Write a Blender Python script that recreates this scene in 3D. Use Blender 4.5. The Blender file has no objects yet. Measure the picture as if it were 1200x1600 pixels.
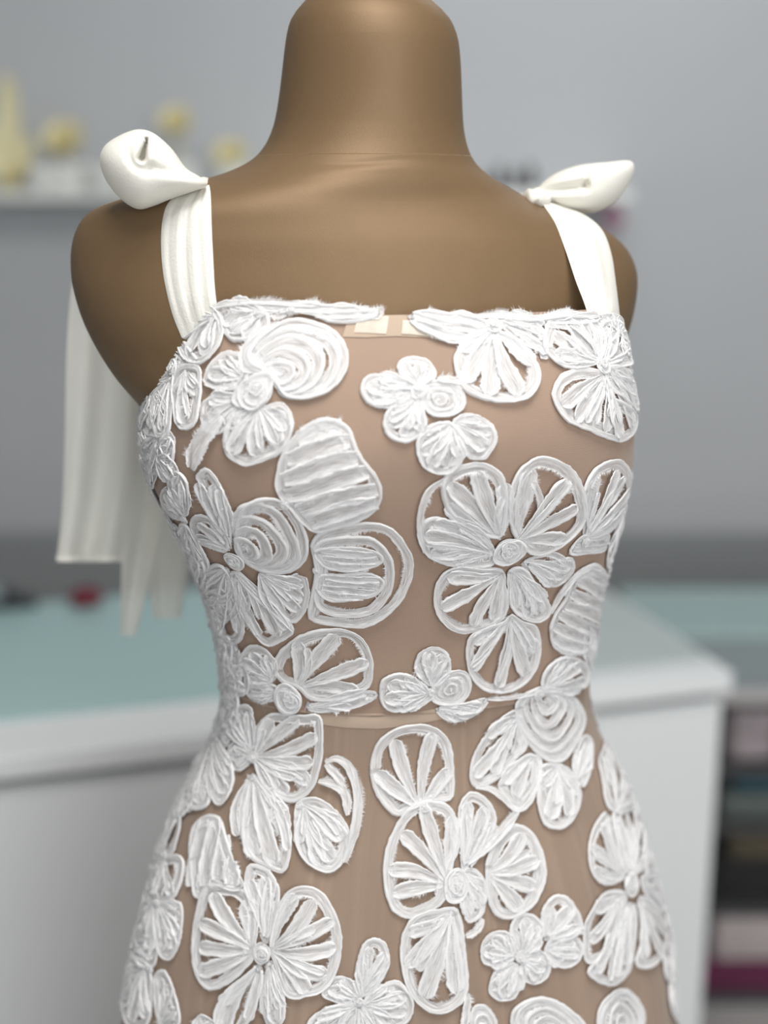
import bpy, bmesh, math, random
import numpy as np
from mathutils import Vector, Matrix
from mathutils.bvhtree import BVHTree

rng = np.random.default_rng(7)
random.seed(7)
scene = bpy.context.scene
COL = scene.collection

# ------------------------------------------------------------------ camera
PITCH = math.radians(14.0)
FPX = 2000.0
CAM = np.array([0.0, -0.90, 1.45])
cd = bpy.data.cameras.new('camera')
cam = bpy.data.objects.new('camera', cd)
COL.objects.link(cam)
cam.location = CAM
cam.rotation_euler = (math.pi / 2 - PITCH, 0, 0)
cd.sensor_fit = 'VERTICAL'
cd.sensor_height = 36.0
cd.lens = FPX / 1600 * 36.0
cd.clip_start = 0.02
cd.dof.use_dof = True
cd.dof.focus_distance = 0.835
cd.dof.aperture_fstop = 1.9
scene.camera = cam

# ------------------------------------------------------------------ world, lights, exposure
world = bpy.data.worlds.new('world')
scene.world = world
world.use_nodes = True
wb = world.node_tree.nodes['Background']
wb.inputs[0].default_value = (0.92, 0.95, 1.0, 1)
wb.inputs[1].default_value = 0.26


def area(name, loc, target, sx, sy, power, colour):
    l = bpy.data.lights.new(name, 'AREA')
    l.shape = 'RECTANGLE'
    l.size, l.size_y = sx, sy
    l.energy = power
    l.color = colour
    o = bpy.data.objects.new(name, l)
    COL.objects.link(o)
    o.location = loc
    o.rotation_euler = (Vector(target) - Vector(loc)).to_track_quat('-Z', 'Y').to_euler()
    return o


area('shopfront_window_offscreen', (1.5, -3.68, 1.75), (0.0, 0.0, 1.2), 2.0, 1.9, 72, (0.98, 0.99, 1.0))
area('ceiling_lamp_front_offscreen', (0.15, -0.75, 2.74), (0.15, -0.75, 0.0), 0.9, 0.9, 37, (1.0, 0.98, 0.94))
area('ceiling_lamp_back_offscreen', (0.5, 1.6, 2.74), (0.5, 1.6, 0.0), 1.1, 0.6, 7, (0.97, 0.98, 1.0))

scene.view_settings.view_transform = 'Standard'
scene.view_settings.look = 'None'
scene.view_settings.gamma = 1
scene.view_settings.use_curve_mapping = False
scene.view_settings.exposure = 0.0

# ------------------------------------------------------------------ projection helpers
FWD = np.array([0, math.cos(PITCH), -math.sin(PITCH)])
UP = np.array([0, math.sin(PITCH), math.cos(PITCH)])


def ray(x, y):
    d = FWD * FPX + np.array([x - 600.0, 0, 0]) + UP * (800.0 - y)
    return d / np.linalg.norm(d)


def at(x, y, Y):
    """point on the vertical plane world-y = Y"""
    d = ray(x, y)
    return CAM + d * ((Y - CAM[1]) / d[1])


def at_z(x, y, z):
    d = ray(x, y)
    return CAM + d * ((z - CAM[2]) / d[2])


def proj(P):
    v = P - CAM
    f = v @ FWD
    return 600 + FPX * v[..., 0] / f, 800 - FPX * (v @ UP) / f


# ------------------------------------------------------------------ material helpers
def mat(name, base, rough=0.5, metallic=0.0, spec=0.5, sheen=0.0):
    m = bpy.data.materials.new(name)
    m.use_nodes = True
    b = m.node_tree.nodes['Principled BSDF']
    b.inputs['Base Color'].default_value = (*base, 1)
    b.inputs['Roughness'].default_value = rough
    b.inputs['Metallic'].default_value = metallic
    b.inputs['Specular IOR Level'].default_value = spec
    if sheen:
        b.inputs['Sheen Weight'].default_value = sheen
    return m


def vary(m, scale, amount, bump=0.0, bump_scale=None, stretch=(1, 1, 1), coord='Object'):
    """small procedural colour variation plus fine relief"""
    nt = m.node_tree
    b = nt.nodes['Principled BSDF']
    base = list(b.inputs['Base Color'].default_value)
    tc = nt.nodes.new('ShaderNodeTexCoord')
    mp = nt.nodes.new('ShaderNodeMapping')
    mp.inputs['Scale'].default_value = stretch
    nt.links.new(tc.outputs[coord], mp.inputs[0])
    n = nt.nodes.new('ShaderNodeTexNoise')
    n.inputs['Scale'].default_value = scale
    n.inputs['Detail'].default_value = 5
    nt.links.new(mp.outputs[0], n.inputs[0])
    mx = nt.nodes.new('ShaderNodeMix')
    mx.data_type = 'RGBA'
    mx.inputs[6].default_value = [c * (1 - amount) for c in base[:3]] + [1]
    mx.inputs[7].default_value = [min(1, c * (1 + amount)) for c in base[:3]] + [1]
    nt.links.new(n.outputs[0], mx.inputs[0])
    nt.links.new(mx.outputs[2], b.inputs['Base Color'])
    if bump:
        n2 = nt.nodes.new('ShaderNodeTexNoise')
        n2.inputs['Scale'].default_value = bump_scale or scale
        n2.inputs['Detail'].default_value = 3
        nt.links.new(mp.outputs[0], n2.inputs[0])
        bp = nt.nodes.new('ShaderNodeBump')
        bp.inputs['Strength'].default_value = bump
        bp.inputs['Distance'].default_value = 0.001
        nt.links.new(n2.outputs[0], bp.inputs['Height'])
        nt.links.new(bp.outputs[0], b.inputs['Normal'])
    return m


def cloth_mat(name, base, translucent, rough, weave, transp=0.0, transp_noise=0.0):
    """woven cloth: diffuse + translucent + a share of open weave"""
    m = mat(name, base, rough, spec=0.25, sheen=0.15)
    vary(m, 60, 0.035, 0.35, weave)
    nt = m.node_tree
    b = nt.nodes['Principled BSDF']
    out = nt.nodes['Material Output']
    tr = nt.nodes.new('ShaderNodeBsdfTranslucent')
    tr.inputs[0].default_value = (*base, 1)
    m1 = nt.nodes.new('ShaderNodeMixShader')
    m1.inputs[0].default_value = translucent
    nt.links.new(b.outputs[0], m1.inputs[1])
    nt.links.new(tr.outputs[0], m1.inputs[2])
    last = m1
    if transp:
        tp = nt.nodes.new('ShaderNodeBsdfTransparent')
        m2 = nt.nodes.new('ShaderNodeMixShader')
        n = nt.nodes.new('ShaderNodeTexNoise')
        n.inputs['Scale'].default_value = 90
        n.inputs['Detail'].default_value = 2
        mr = nt.nodes.new('ShaderNodeMapRange')
        mr.inputs[1].default_value = 0.35
        mr.inputs[2].default_value = 0.68
        mr.inputs[3].default_value = max(0, transp - transp_noise)
        mr.inputs[4].default_value = transp + transp_noise
        tc = nt.nodes.new('ShaderNodeTexCoord')
        nt.links.new(tc.outputs['Object'], n.inputs[0])
        nt.links.new(n.outputs[0], mr.inputs[0])
        nt.links.new(mr.outputs[0], m2.inputs[0])
        nt.links.new(m1.outputs[0], m2.inputs[1])
        nt.links.new(tp.outputs[0], m2.inputs[2])
        last = m2
    nt.links.new(last.outputs[0], out.inputs[0])
    return m


def tulle_mat(name, base, dark, cell, alpha=1.0, sheen_streak=0.0):
    """fine net over a lining: crossed threads at +-45 degrees in metric uv"""
    m = mat(name, base, 0.75, spec=0.2, sheen=0.2)
    nt = m.node_tree
    b = nt.nodes['Principled BSDF']
    uv = nt.nodes.new('ShaderNodeUVMap')
    sep = nt.nodes.new('ShaderNodeSeparateXYZ')
    nt.links.new(uv.outputs[0], sep.inputs[0])

    def math_node(op, a, c=None):
        n = nt.nodes.new('ShaderNodeMath')
        n.operation = op
        for i, v in enumerate((a, c)):
            if v is None:
                continue
            if isinstance(v, (int, float)):
                n.inputs[i].default_value = v
            else:
                nt.links.new(v, n.inputs[i])
        return n.outputs[0]
    k = 2 * math.pi / cell
    p = math_node('MULTIPLY', math_node('ADD', sep.outputs[0], sep.outputs[1]), k * 0.7071)
    q = math_node('MULTIPLY', math_node('SUBTRACT', sep.outputs[0], sep.outputs[1]), k * 0.7071)
    h = math_node('MULTIPLY', math_node('COSINE', p), math_node('COSINE', q))
    h = math_node('ADD', math_node('MULTIPLY', h, 0.5), 0.5)
    n = nt.nodes.new('ShaderNodeTexNoise')
    n.inputs['Scale'].default_value = 14
    n.inputs['Detail'].default_value = 6
    tc = nt.nodes.new('ShaderNodeTexCoord')
    nt.links.new(tc.outputs['Object'], n.inputs[0])
    fac = math_node('ADD', math_node('MULTIPLY', h, 0.6), math_node('MULTIPLY', n.outputs[0], 0.4))
    mx = nt.nodes.new('ShaderNodeMix')
    mx.data_type = 'RGBA'
    mx.inputs[6].default_value = (*dark, 1)
    mx.inputs[7].default_value = (*base, 1)
    if sheen_streak:  # vertical sheen lines of the tulle, mixed into its base colour
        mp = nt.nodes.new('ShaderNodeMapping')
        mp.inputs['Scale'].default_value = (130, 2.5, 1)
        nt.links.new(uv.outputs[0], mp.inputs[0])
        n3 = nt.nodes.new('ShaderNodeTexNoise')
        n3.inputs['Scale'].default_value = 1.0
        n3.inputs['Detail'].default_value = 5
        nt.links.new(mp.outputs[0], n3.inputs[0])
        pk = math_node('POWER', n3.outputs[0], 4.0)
        fac = math_node('ADD', fac, math_node('MULTIPLY', pk, sheen_streak))
    nt.links.new(fac, mx.inputs[0])
    nt.links.new(mx.outputs[2], b.inputs['Base Color'])
    bp = nt.nodes.new('ShaderNodeBump')
    bp.inputs['Strength'].default_value = 0.35
    bp.inputs['Distance'].default_value = 0.0005
    nt.links.new(h, bp.inputs['Height'])
    nt.links.new(bp.outputs[0], b.inputs['Normal'])
    b.inputs['Alpha'].default_value = alpha
    return m


M_WALL = vary(mat('wall_paint', (0.56, 0.575, 0.59), 0.85), 3, 0.02, 0.1, 80)
M_LOWER_WALL = vary(mat('grey_lower_wall', (0.33, 0.345, 0.35), 0.6), 4, 0.04)
M_CEIL = vary(mat('ceiling_paint', (0.8, 0.8, 0.8), 0.9), 3, 0.02)
M_FLOOR = vary(mat('floor_tile', (0.42, 0.41, 0.40), 0.35), 2, 0.08)
M_WHITE = vary(mat('white_laminate', (0.71, 0.73, 0.735), 0.35), 2, 0.02)
M_FROST = vary(mat('frosted_aqua_glass', (0.36, 0.52, 0.52), 0.22), 3, 0.03)
M_GLASSEDGE = vary(mat('green_glass', (0.30, 0.42, 0.41), 0.15), 4, 0.05)
M_GREY = vary(mat('grey_panel', (0.22, 0.26, 0.27), 0.3), 5, 0.06)
M_DARK = vary(mat('charcoal_laminate', (0.055, 0.055, 0.058), 0.6), 5, 0.1)
M_GOLD = vary(mat('gold_petal', (0.98, 0.87, 0.56), 0.45), 30, 0.10)
M_CERAM = vary(mat('white_ceramic', (0.93, 0.94, 0.90), 0.15), 8, 0.02)
M_BLACK = vary(mat('black_plastic', (0.015, 0.015, 0.018), 0.35), 10, 0.2)
M_RED = vary(mat('dark_red_cloth', (0.16, 0.02, 0.035), 0.8), 30, 0.15)
M_MAUVE = vary(mat('mauve_cloth', (0.42, 0.22, 0.30), 0.8), 30, 0.15)
M_STEEL = vary(mat('brushed_steel', (0.5, 0.5, 0.5), 0.3, metallic=0.9), 20, 0.05)
M_BODY = vary(mat('brown_jersey', (0.166, 0.105, 0.054), 0.52, metallic=0.26, spec=0.3), 45, 0.06, 0.10, 1400, (1, 1, 0.45))
M_SATIN = cloth_mat('ivory_satin', (0.88, 0.865, 0.80), 0.22, 0.42, 700)
M_CHIF = cloth_mat('white_chiffon_ribbon', (0.865, 0.86, 0.86), 0.18, 0.55, 1100, 0.13, 0.12)
def gathered(m, strength=0.8, depth=0.0006, sx=120, sy=1500):
    nt = m.node_tree
    b = nt.nodes['Principled BSDF']
    uvn = nt.nodes.new('ShaderNodeUVMap')
    mp = nt.nodes.new('ShaderNodeMapping')
    mp.inputs['Scale'].default_value = (sx, sy, 1)
    nt.links.new(uvn.outputs[0], mp.inputs[0])
    n = nt.nodes.new('ShaderNodeTexNoise')
    n.inputs['Scale'].default_value = 1.0
    n.inputs['Detail'].default_value = 4
    n.inputs['Distortion'].default_value = 0.6
    nt.links.new(mp.outputs[0], n.inputs[0])
    bp = nt.nodes.new('ShaderNodeBump')
    bp.inputs['Strength'].default_value = strength
    bp.inputs['Distance'].default_value = depth
    nt.links.new(n.outputs[0], bp.inputs['Height'])
    nt.links.new(bp.outputs[0], b.inputs['Normal'])


gathered(M_CHIF, 0.9, 0.0007)


def sheer_by_fold(m):
    """the single layer in the middle of the ribbon is sheer, the doubled folded edges are opaque"""
    nt = m.node_tree
    mixers = [n for n in nt.nodes if n.bl_idname == 'ShaderNodeMixShader']
    last = nt.nodes['Material Output'].inputs[0].links[0].from_node
    at_ = nt.nodes.new('ShaderNodeAttribute')
    at_.attribute_name = 'fold'
    uvn = nt.nodes.new('ShaderNodeUVMap')
    mp = nt.nodes.new('ShaderNodeMapping')
    mp.inputs['Scale'].default_value = (90, 1700, 1)
    nt.links.new(uvn.outputs[0], mp.inputs[0])
    n = nt.nodes.new('ShaderNodeTexNoise')
    n.inputs['Scale'].default_value = 1.0
    n.inputs['Detail'].default_value = 4
    nt.links.new(mp.outputs[0], n.inputs[0])
    mr = nt.nodes.new('ShaderNodeMapRange')
    mr.inputs[1].default_value = 0.36
    mr.inputs[2].default_value = 0.66
    mr.inputs[3].default_value = 0.50
    mr.inputs[4].default_value = 0.02
    nt.links.new(n.outputs[0], mr.inputs[0])
    inv = nt.nodes.new('ShaderNodeMath'); inv.operation = 'SUBTRACT'
    inv.inputs[0].default_value = 1.0
    nt.links.new(at_.outputs['Fac'], inv.inputs[1])
    mul = nt.nodes.new('ShaderNodeMath'); mul.operation = 'MULTIPLY'
    nt.links.new(inv.outputs[0], mul.inputs[0])
    nt.links.new(mr.outputs[0], mul.inputs[1])
    nt.links.new(mul.outputs[0], last.inputs[0])


sheer_by_fold(M_CHIF)
M_SHEER = cloth_mat('sheer_ivory_chiffon', (0.88, 0.865, 0.80), 0.30, 0.6, 700, 0.22, 0.0)
M_TULLE = tulle_mat('nude_tulle_bodice', (0.41, 0.295, 0.225), (0.245, 0.168, 0.122), 0.0015)
M_SKIRT = tulle_mat('nude_tulle_skirt', (0.335, 0.245, 0.185), (0.195, 0.137, 0.10), 0.0014, sheen_streak=1.6)
M_TAPE = tulle_mat('sheer_seam_tape', (0.54, 0.43, 0.335), (0.36, 0.265, 0.20), 0.0011)
M_SEAM = tulle_mat('waist_seam_thread', (0.42, 0.32, 0.25), (0.28, 0.20, 0.15), 0.0011)
M_LACE = cloth_mat('cream_interfacing', (0.80, 0.72, 0.62), 0.2, 0.7, 900, 0.12, 0.1)


# ------------------------------------------------------------------ mesh helpers
def mesh_obj(name, verts, faces, material, parent=None, origin=None, smooth=True, uv=None, fold=None):
    V = np.asarray(verts, float)
    if origin is not None:
        V = V - np.asarray(origin)
    me = bpy.data.meshes.new(name)
    me.from_pydata(V.tolist(), [], [tuple(f) for f in faces])
    me.materials.append(material)
    if smooth:
        me.polygons.foreach_set('use_smooth', [True] * len(me.polygons))
    if uv is not None:
        l = me.uv_layers.new(name='UVMap')
        idx = np.zeros(len(me.loops), dtype=int)
        me.loops.foreach_get('vertex_index', idx)
        l.data.foreach_set('uv', np.asarray(uv, float)[idx].ravel())
    if fold is not None:
        at_ = me.attributes.new('fold', 'FLOAT', 'POINT')
        at_.data.foreach_set('value', np.asarray(fold, np.float32))
    me.update()
    o = bpy.data.objects.new(name, me)
    COL.objects.link(o)
    if parent is not None:
        o.parent = parent
    return o


def bm_obj(name, bm, material, parent=None, smooth=False):
    bmesh.ops.recalc_face_normals(bm, faces=bm.faces)
    me = bpy.data.meshes.new(name)
    bm.to_mesh(me)
    bm.free()
    me.materials.append(material)
    if smooth:
        me.polygons.foreach_set('use_smooth', [True] * len(me.polygons))
    o = bpy.data.objects.new(name, me)
    COL.objects.link(o)
    if parent is not None:
        o.parent = parent
    return o


def box_bm(x0, x1, y0, y1, z0, z1, bevel=0.0, bm=None, mtx=None):
    b = bmesh.new()
    bmesh.ops.create_cube(b, size=1)
    for v in b.verts:
        v.co = Vector(((x0 + x1) / 2 + v.co.x * (x1 - x0), (y0 + y1) / 2 + v.co.y * (y1 - y0), (z0 + z1) / 2 + v.co.z * (z1 - z0)))
    if bevel:
        bmesh.ops.bevel(b, geom=list(b.edges), offset=bevel, segments=2, affect='EDGES', profile=0.5)
    return b


def box(name, x0, x1, y0, y1, z0, z1, material, parent=None, bevel=0.0):
    return bm_obj(name, box_bm(x0, x1, y0, y1, z0, z1, bevel), material, parent)


def lathe(name, prof, material, parent=None, loc=(0, 0, 0), seg=32):
    prof = np.asarray(prof, float)
    a = np.linspace(0, 2 * math.pi, seg, endpoint=False)
    V = np.stack([prof[:, None, 0] * np.cos(a), prof[:, None, 0] * np.sin(a), np.repeat(prof[:, 1:2], seg, 1)], -1).reshape(-1, 3) + np.array(loc)
    return mesh_obj(name, V, grid_faces(len(prof), seg, wrap=True), material, parent)


def grid_faces(n, m, wrap=False, off=0):
    i, j = np.meshgrid(np.arange(n - 1), np.arange(m if wrap else m - 1), indexing='ij')
    j2 = (j + 1) % m
    return (np.stack([i * m + j, i * m + j2, (i + 1) * m + j2, (i + 1) * m + j], -1).reshape(-1, 4) + off).tolist()


def tag(o, label, cat=None, group=None, kind=None):
    o['label'] = label
    if cat:
        o['category'] = cat
    if group:
        o['group'] = group
    if kind:
        o['kind'] = kind
    return o


def empty(name, loc, rz=0.0):
    o = bpy.data.objects.new(name, None)
    COL.objects.link(o)
    o.location = loc
    o.rotation_euler = (0, 0, rz)
    o.empty_display_size = 0.05
    return o


def struct(o):
    o['kind'] = 'structure'
    return o


# ------------------------------------------------------------------ the room
WALL_Y = 2.30
struct(box('floor', -2.6, 2.6, -3.7, WALL_Y, -0.05, 0.0, M_FLOOR))
struct(box('wall_back', -2.6, 2.6, WALL_Y, WALL_Y + 0.08, 0.0, 2.8, M_WALL))
struct(box('wall_left', -2.68, -2.6, -3.7, WALL_Y + 0.08, 0.0, 2.8, M_WALL))
struct(box('wall_right', 2.6, 2.68, -3.7, WALL_Y + 0.08, 0.0, 2.8, M_WALL))
struct(box('ceiling', -2.68, 2.68, -3.7, WALL_Y + 0.08, 2.8, 2.86, M_CEIL))
struct(box('trim_1', -2.59, 2.59, WALL_Y - 0.012, WALL_Y - 0.0005, 0.09, 0.60, M_LOWER_WALL))  # one flat, darker grey along the lower back wall
struct(box('baseboard_back', -2.59, 2.59, WALL_Y - 0.018, WALL_Y - 0.0005, 0.0, 0.09, M_WHITE))

# ------------------------------------------------------------------ counter behind the dress form
CZ = 0.80
pA = at_z(0, 1180, CZ)      # on the front top edge, at the left of the picture
pB = at_z(1147, 1046, CZ)   # front right corner
dirv = (pB - pA)[:2] / np.linalg.norm((pB - pA)[:2])
CANG = math.atan2(dirv[1], dirv[0])
counter = tag(empty('shop_counter', (pB[0], pB[1], 0.0), CANG), 'white shop counter with frosted aqua glass top behind the dress form', 'counter')
L, D = 1.75, 0.60     # local: x from -L to 0, y from 0 to D
box('front_panel', -L, -0.004, 0.018, 0.036, 0.06, CZ - 0.050, M_WHITE, counter, 0.002)
box('side_panel', -0.022, -0.004, 0.036, D, 0.06, CZ - 0.050, M_WHITE, counter, 0.002)
box('side_panel', -L, -L + 0.018, 0.036, D, 0.06, CZ - 0.050, M_WHITE, counter, 0.002)
box('recessed_rail', -L + 0.02, -0.05, 0.06, D - 0.02, CZ - 0.056, CZ - 0.033, M_WHITE, counter)
tf = box('top_frame', -L, 0, 0.0, D, CZ - 0.034, CZ - 0.004, M_WHITE, counter, 0.003)
box('glass_top', -L + 0.02, -0.36, 0.112, D - 0.012, CZ - 0.0045, CZ + 0.0015, M_FROST, counter, 0.001)
box('end_panel', -0.355, -0.012, 0.05, D - 0.012, CZ - 0.0045, CZ + 0.0005, vary(mat('pale_frosted_glass', (0.44, 0.49, 0.49), 0.3), 3, 0.03), counter, 0.001)
box('plinth', -L + 0.04, -0.04, 0.06, D - 0.03, 0.0, 0.06, M_GREY, counter)

# ------------------------------------------------------------------ open display cabinet to the right, with folded cloth
cabx = at(1010, 960, 1.16)[0]
cab = tag(empty('display_cabinet', (cabx, 1.16, 0), 0), 'grey display cabinet with green glass top and open cloth shelves', 'cabinet')
W2 = 1.5
box('side_panel', 0, 0.02, 0.0, 0.25, 0, 0.60, M_DARK, cab)
box('side_panel', W2 - 0.02, W2, 0.0, 0.25, 0, 0.60, M_DARK, cab)
box('back_panel', 0.02, W2 - 0.02, 0.40, 0.25, 0, 0.60, M_DARK, cab)
box('ledge', -0.01, W2, -0.012, 0.25, 0.60, 0.625, vary(mat('pale_ledge', (0.42, 0.40, 0.40), 0.4), 5, 0.04), cab, 0.003)
box('front_fascia', 0, W2, 0.0, 0.012, 0.625, 0.715, M_GREY, cab)
box('side_fascia', 0, 0.010, 0.012, 0.25, 0.625, 0.715, M_GREY, cab)
box('glass_top', -0.004, W2, -0.006, 0.25, 0.715, 0.727, M_GLASSEDGE, cab, 0.002)
SHELF_Z = [0.02, 0.200, 0.365, 0.475]
for z in SHELF_Z:
    box('shelf_board', 0.02, W2 - 0.02, 0.005, 0.23, z - 0.018, z, M_DARK, cab)


def folded_cloth(name, label, x0, x1, y0, y1, z0, z1, colour, layers, group='folded cloths in the open cabinet'):
    m = vary(mat(name + '_cloth', colour, 0.85, sheen=0.2), 25, 0.15, 0.4, 200)
    root = tag(empty(name, ((x0 + x1) / 2, (y0 + y1) / 2, z0)), label, 'cloth', group)
    h = (z1 - z0) / layers
    for k in range(layers):
        n = 18
        # a folded layer: rounded front fold, slightly wavy
        b = box_bm(-(x1 - x0) / 2, (x1 - x0) / 2, -(y1 - y0) / 2, (y1 - y0) / 2, k * h, (k + 1) * h + 0.0004, min(h * 0.45, 0.012))
        for v in b.verts:
            v.co.x += 0.004 * math.sin(7 * k + v.co.y * 30)
            v.co.y += 0.004 * math.sin(3 * k + v.co.x * 25)
        bm_obj('fold', b, m, root, True)
    return root


fx = at(1128, 1200, 1.2)[0]
folded_cloth('folded_scarf', 'pale mauve folded scarf on the top cabinet shelf', fx + 0.01, fx + 0.09, 1.18, 1.375, 0.4765, 0.575, (0.30, 0.26, 0.27), 2)
folded_cloth('folded_shawl', 'rust red folded shawl beside the pale mauve scarf', fx + 0.10, fx + 0.24, 1.18, 1.375, 0.4765, 0.57, (0.22, 0.06, 0.05), 2)
folded_cloth('folded_sweater', 'dark teal folded sweater on a grey green blanket', fx + 0.02, fx + 0.26, 1.18, 1.375, 0.415, 0.453, (0.01, 0.055, 0.075), 1)
folded_cloth('folded_blanket', 'grey green folded blanket under the teal sweater', fx + 0.0, fx + 0.26, 1.175, 1.375, 0.366, 0.415, (0.09, 0.11, 0.10), 1)
folded_cloth('folded_towel', 'olive brown folded towel lying on a black cloth', fx + 0.02, fx + 0.26, 1.18, 1.375, 0.285, 0.34, (0.075, 0.06, 0.035), 1)
folded_cloth('folded_jacket', 'black folded cloth under the olive towel', fx + 0.0, fx + 0.26, 1.18, 1.375, 0.201, 0.285, (0.006, 0.006, 0.007), 2)
folded_cloth('cloth_bundle', 'pale pink cloth bundle lying on the magenta cloth', fx - 0.0, fx + 0.26, 1.17, 1.375, 0.085, 0.178, (0.40, 0.35, 0.345), 1)
folded_cloth('folded_sarong', 'dark magenta folded cloth on the lowest cabinet shelf', fx - 0.04, fx + 0.26, 1.17, 1.375, 0.0205, 0.085, (0.10, 0.006, 0.045), 2)

# ------------------------------------------------------------------ wall shelf and its ornaments
SZ = 1.455
shx1 = at(975, 300, 2.2)[0]
shelf = tag(empty('wall_shelf', (0, WALL_Y, SZ)), 'long white wall shelf behind the shoulders of the dress form', 'shelf')
box('shelf_board', -1.9, shx1, -0.20, 0, -0.022, 0, M_CERAM, shelf, 0.003)
for bx_ in (-1.5, -0.6, 0.3):
    box('bracket', bx_, bx_ + 0.02, -0.16, 0, -0.06, -0.022, M_CERAM, shelf)


def petal_mesh(l, w, cup, n=8, m=6):
    V = []
    for i in range(n):
        s = i / (n - 1)
        hw = w * math.sin(math.pi * min(1, 0.12 + s * 0.80)) ** 0.7
        for j in range(m):
            t = j / (m - 1) * 2 - 1
            V.append((t * hw, s * l * math.cos(cup * s) + 0.0, s * l * math.sin(cup * s) + 0.25 * hw * t * t))
    return V, grid_faces(n, m)


def gold_bloom(name, label, px, py, r, Y, pot=None, group='gold artificial flowers on the wall shelf', lean=0.0):
    c = at(px, py, Y)
    root = tag(empty(name, (c[0], Y, SZ)), label, 'flower', group)
    h = c[2] - SZ
    if pot:
        lathe('pot', [(0.0, 0.0), (pot * 0.72, 0.0), (pot * 0.78, 0.006), (pot, 0.055), (pot * 1.05, 0.06), (pot * 0.95, 0.062), (pot * 0.85, 0.05), (0, 0.05)], M_CERAM, root)
    z0 = 0.0 if not pot else 0.045
    if h > z0 + 0.01:
        lathe('stem', [(0.003, z0), (0.0035, (z0 + h) / 2), (0.003, h)], M_GOLD, root, seg=8)
    for ring, (k, tilt, sc) in enumerate(((7, 0.25, 1.0), (6, 0.75, 0.8), (5, 1.2, 0.55))):
        for i in range(k):
            a = 2 * math.pi * i / k + ring * 0.4
            V, F = petal_mesh(r * sc, r * 0.45 * sc, 0.5)
            R = Matrix.Rotation(a, 3, 'Z') @ Matrix.Rotation(tilt, 3, 'X')
            tip = Matrix.Rotation(-0.9, 3, 'X')       # the bloom nods to the front
            V = [tuple(tip.inverted() @ (R @ Vector(v)) + Vector((0, 0, h))) for v in V]
            mesh_obj('petal', V, F, M_GOLD, root)
    lathe('flower_center', [(0, h - 0.2 * r), (0.2 * r, h), (0.16 * r, h + 0.2 * r), (0, h + 0.3 * r)], M_GOLD, root, seg=12)
    return root


gold_bloom('gold_flower', 'large gold artificial flower in a white pot on the shelf', 104, 232, 0.062, 2.17, 0.05)
gold_bloom('gold_flower', 'high gold artificial flower rising behind the left shoulder bow', 277, 202, 0.05, 2.17, 0.045)
gold_bloom('gold_flower', 'small low gold artificial flower between the bow and the neck', 362, 255, 0.052, 2.17, 0.04)
gold_bloom('gold_flower', 'low gold artificial flower beside the tall gold leaf', 24, 280, 0.04, 2.13, None)
# tall gold leaf ornament
c = at(14, 300, 2.17)
leaf = tag(empty('gold_leaf_ornament', (c[0], 2.17, SZ)), 'tall upright gold leaf ornament standing on the wall shelf', 'ornament')
lathe('base', [(0, 0), (0.03, 0), (0.03, 0.008), (0.006, 0.014), (0.004, 0.05)], M_GOLD, leaf)
for k, (lean, ln, w) in enumerate(((0.10, 0.24, 0.030), (-0.35, 0.15, 0.028), (0.55, 0.12, 0.026))):
    V, F = petal_mesh(ln, w, 0.25, 14, 7)
    R = Matrix.Rotation(lean, 3, 'Y') @ Matrix.Rotation(math.pi / 2 - 0.1, 3, 'X')
    mesh_obj('leaf', [tuple(R @ Vector(v) + Vector((0, 0, 0.015))) for v in V], F, M_GOLD, leaf)
# white bowls
for k, (px, r, lab) in enumerate(((66, 0.030, 'small white bowl on the shelf beside the gold flower pot'), (163, 0.042, 'wide white bowl on the shelf next to the shoulder bow'))):
    c = at(px, 300, 2.12)
    b = tag(empty('white_bowl', (c[0], 2.12, SZ)), lab, 'bowl', 'white bowls on the wall shelf')
    lathe('bowl_body', [(0, 0), (r * 0.5, 0), (r * 0.55, 0.006), (r * 0.9, 0.03), (r, 0.052), (r * 0.96, 0.052), (r * 0.84, 0.032), (r * 0.4, 0.012), (0, 0.01)], M_CERAM, b)
    lathe('foot_ring', [(r * 0.35, 0.0), (r * 0.52, 0.0), (r * 0.52, 0.006), (r * 0.35, 0.006)], M_CERAM, b)
# dark bottles
for px, h, r, lab in ((757, 0.036, 0.010, 'tiny dark bottle right next to the neck'), (780, 0.055, 0.014, 'narrow charcoal bottle second from the neck'), (805, 0.048, 0.013, 'squat charcoal bottle between two taller ones'), (828, 0.058, 0.016, 'tallest charcoal bottle beside the right shoulder bow')):
    c = at(px, 300, 2.16)
    b = tag(empty('dark_bottle', (c[0], 2.16, SZ)), lab, 'bottle', 'dark bottles on the wall shelf')
    mb = vary(mat('charcoal_glass', (0.10, 0.105, 0.11), 0.25), 20, 0.2)
    lathe('bottle_body', [(0, 0), (r * 0.9, 0), (r, 0.003), (r, h * 0.62), (r * 0.5, h * 0.76), (r * 0.42, h * 0.82), (0, h * 0.82)], mb, b, seg=20)
    lathe('cap', [(0, h * 0.78), (r * 0.55, h * 0.78), (r * 0.55, h), (0, h)], M_BLACK, b, seg=20)
# pouch hanging from the shelf end
c = at(958, 332, 2.15)
p = tag(empty('hanging_pouch', (c[0], 2.15, c[2] - 0.04)), 'mauve cloth pouch hanging below the end of the wall shelf', 'pouch')
lathe('pouch_body', [(0, 0), (0.018, 0.002), (0.026, 0.016), (0.024, 0.034), (0.013, 0.052), (0.010, 0.056), (0.016, 0.068), (0.0, 0.066)], M_MAUVE, p, seg=20)
lathe('drawstring', [(0.0125, 0.053), (0.0145, 0.055), (0.0125, 0.058)], M_RED, p, seg=16)
lathe('cord', [(0.0015, 0.060), (0.0015, max(0.07, SZ - 0.022 - (c[2] - 0.04)))], M_RED, p, seg=6)

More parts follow.
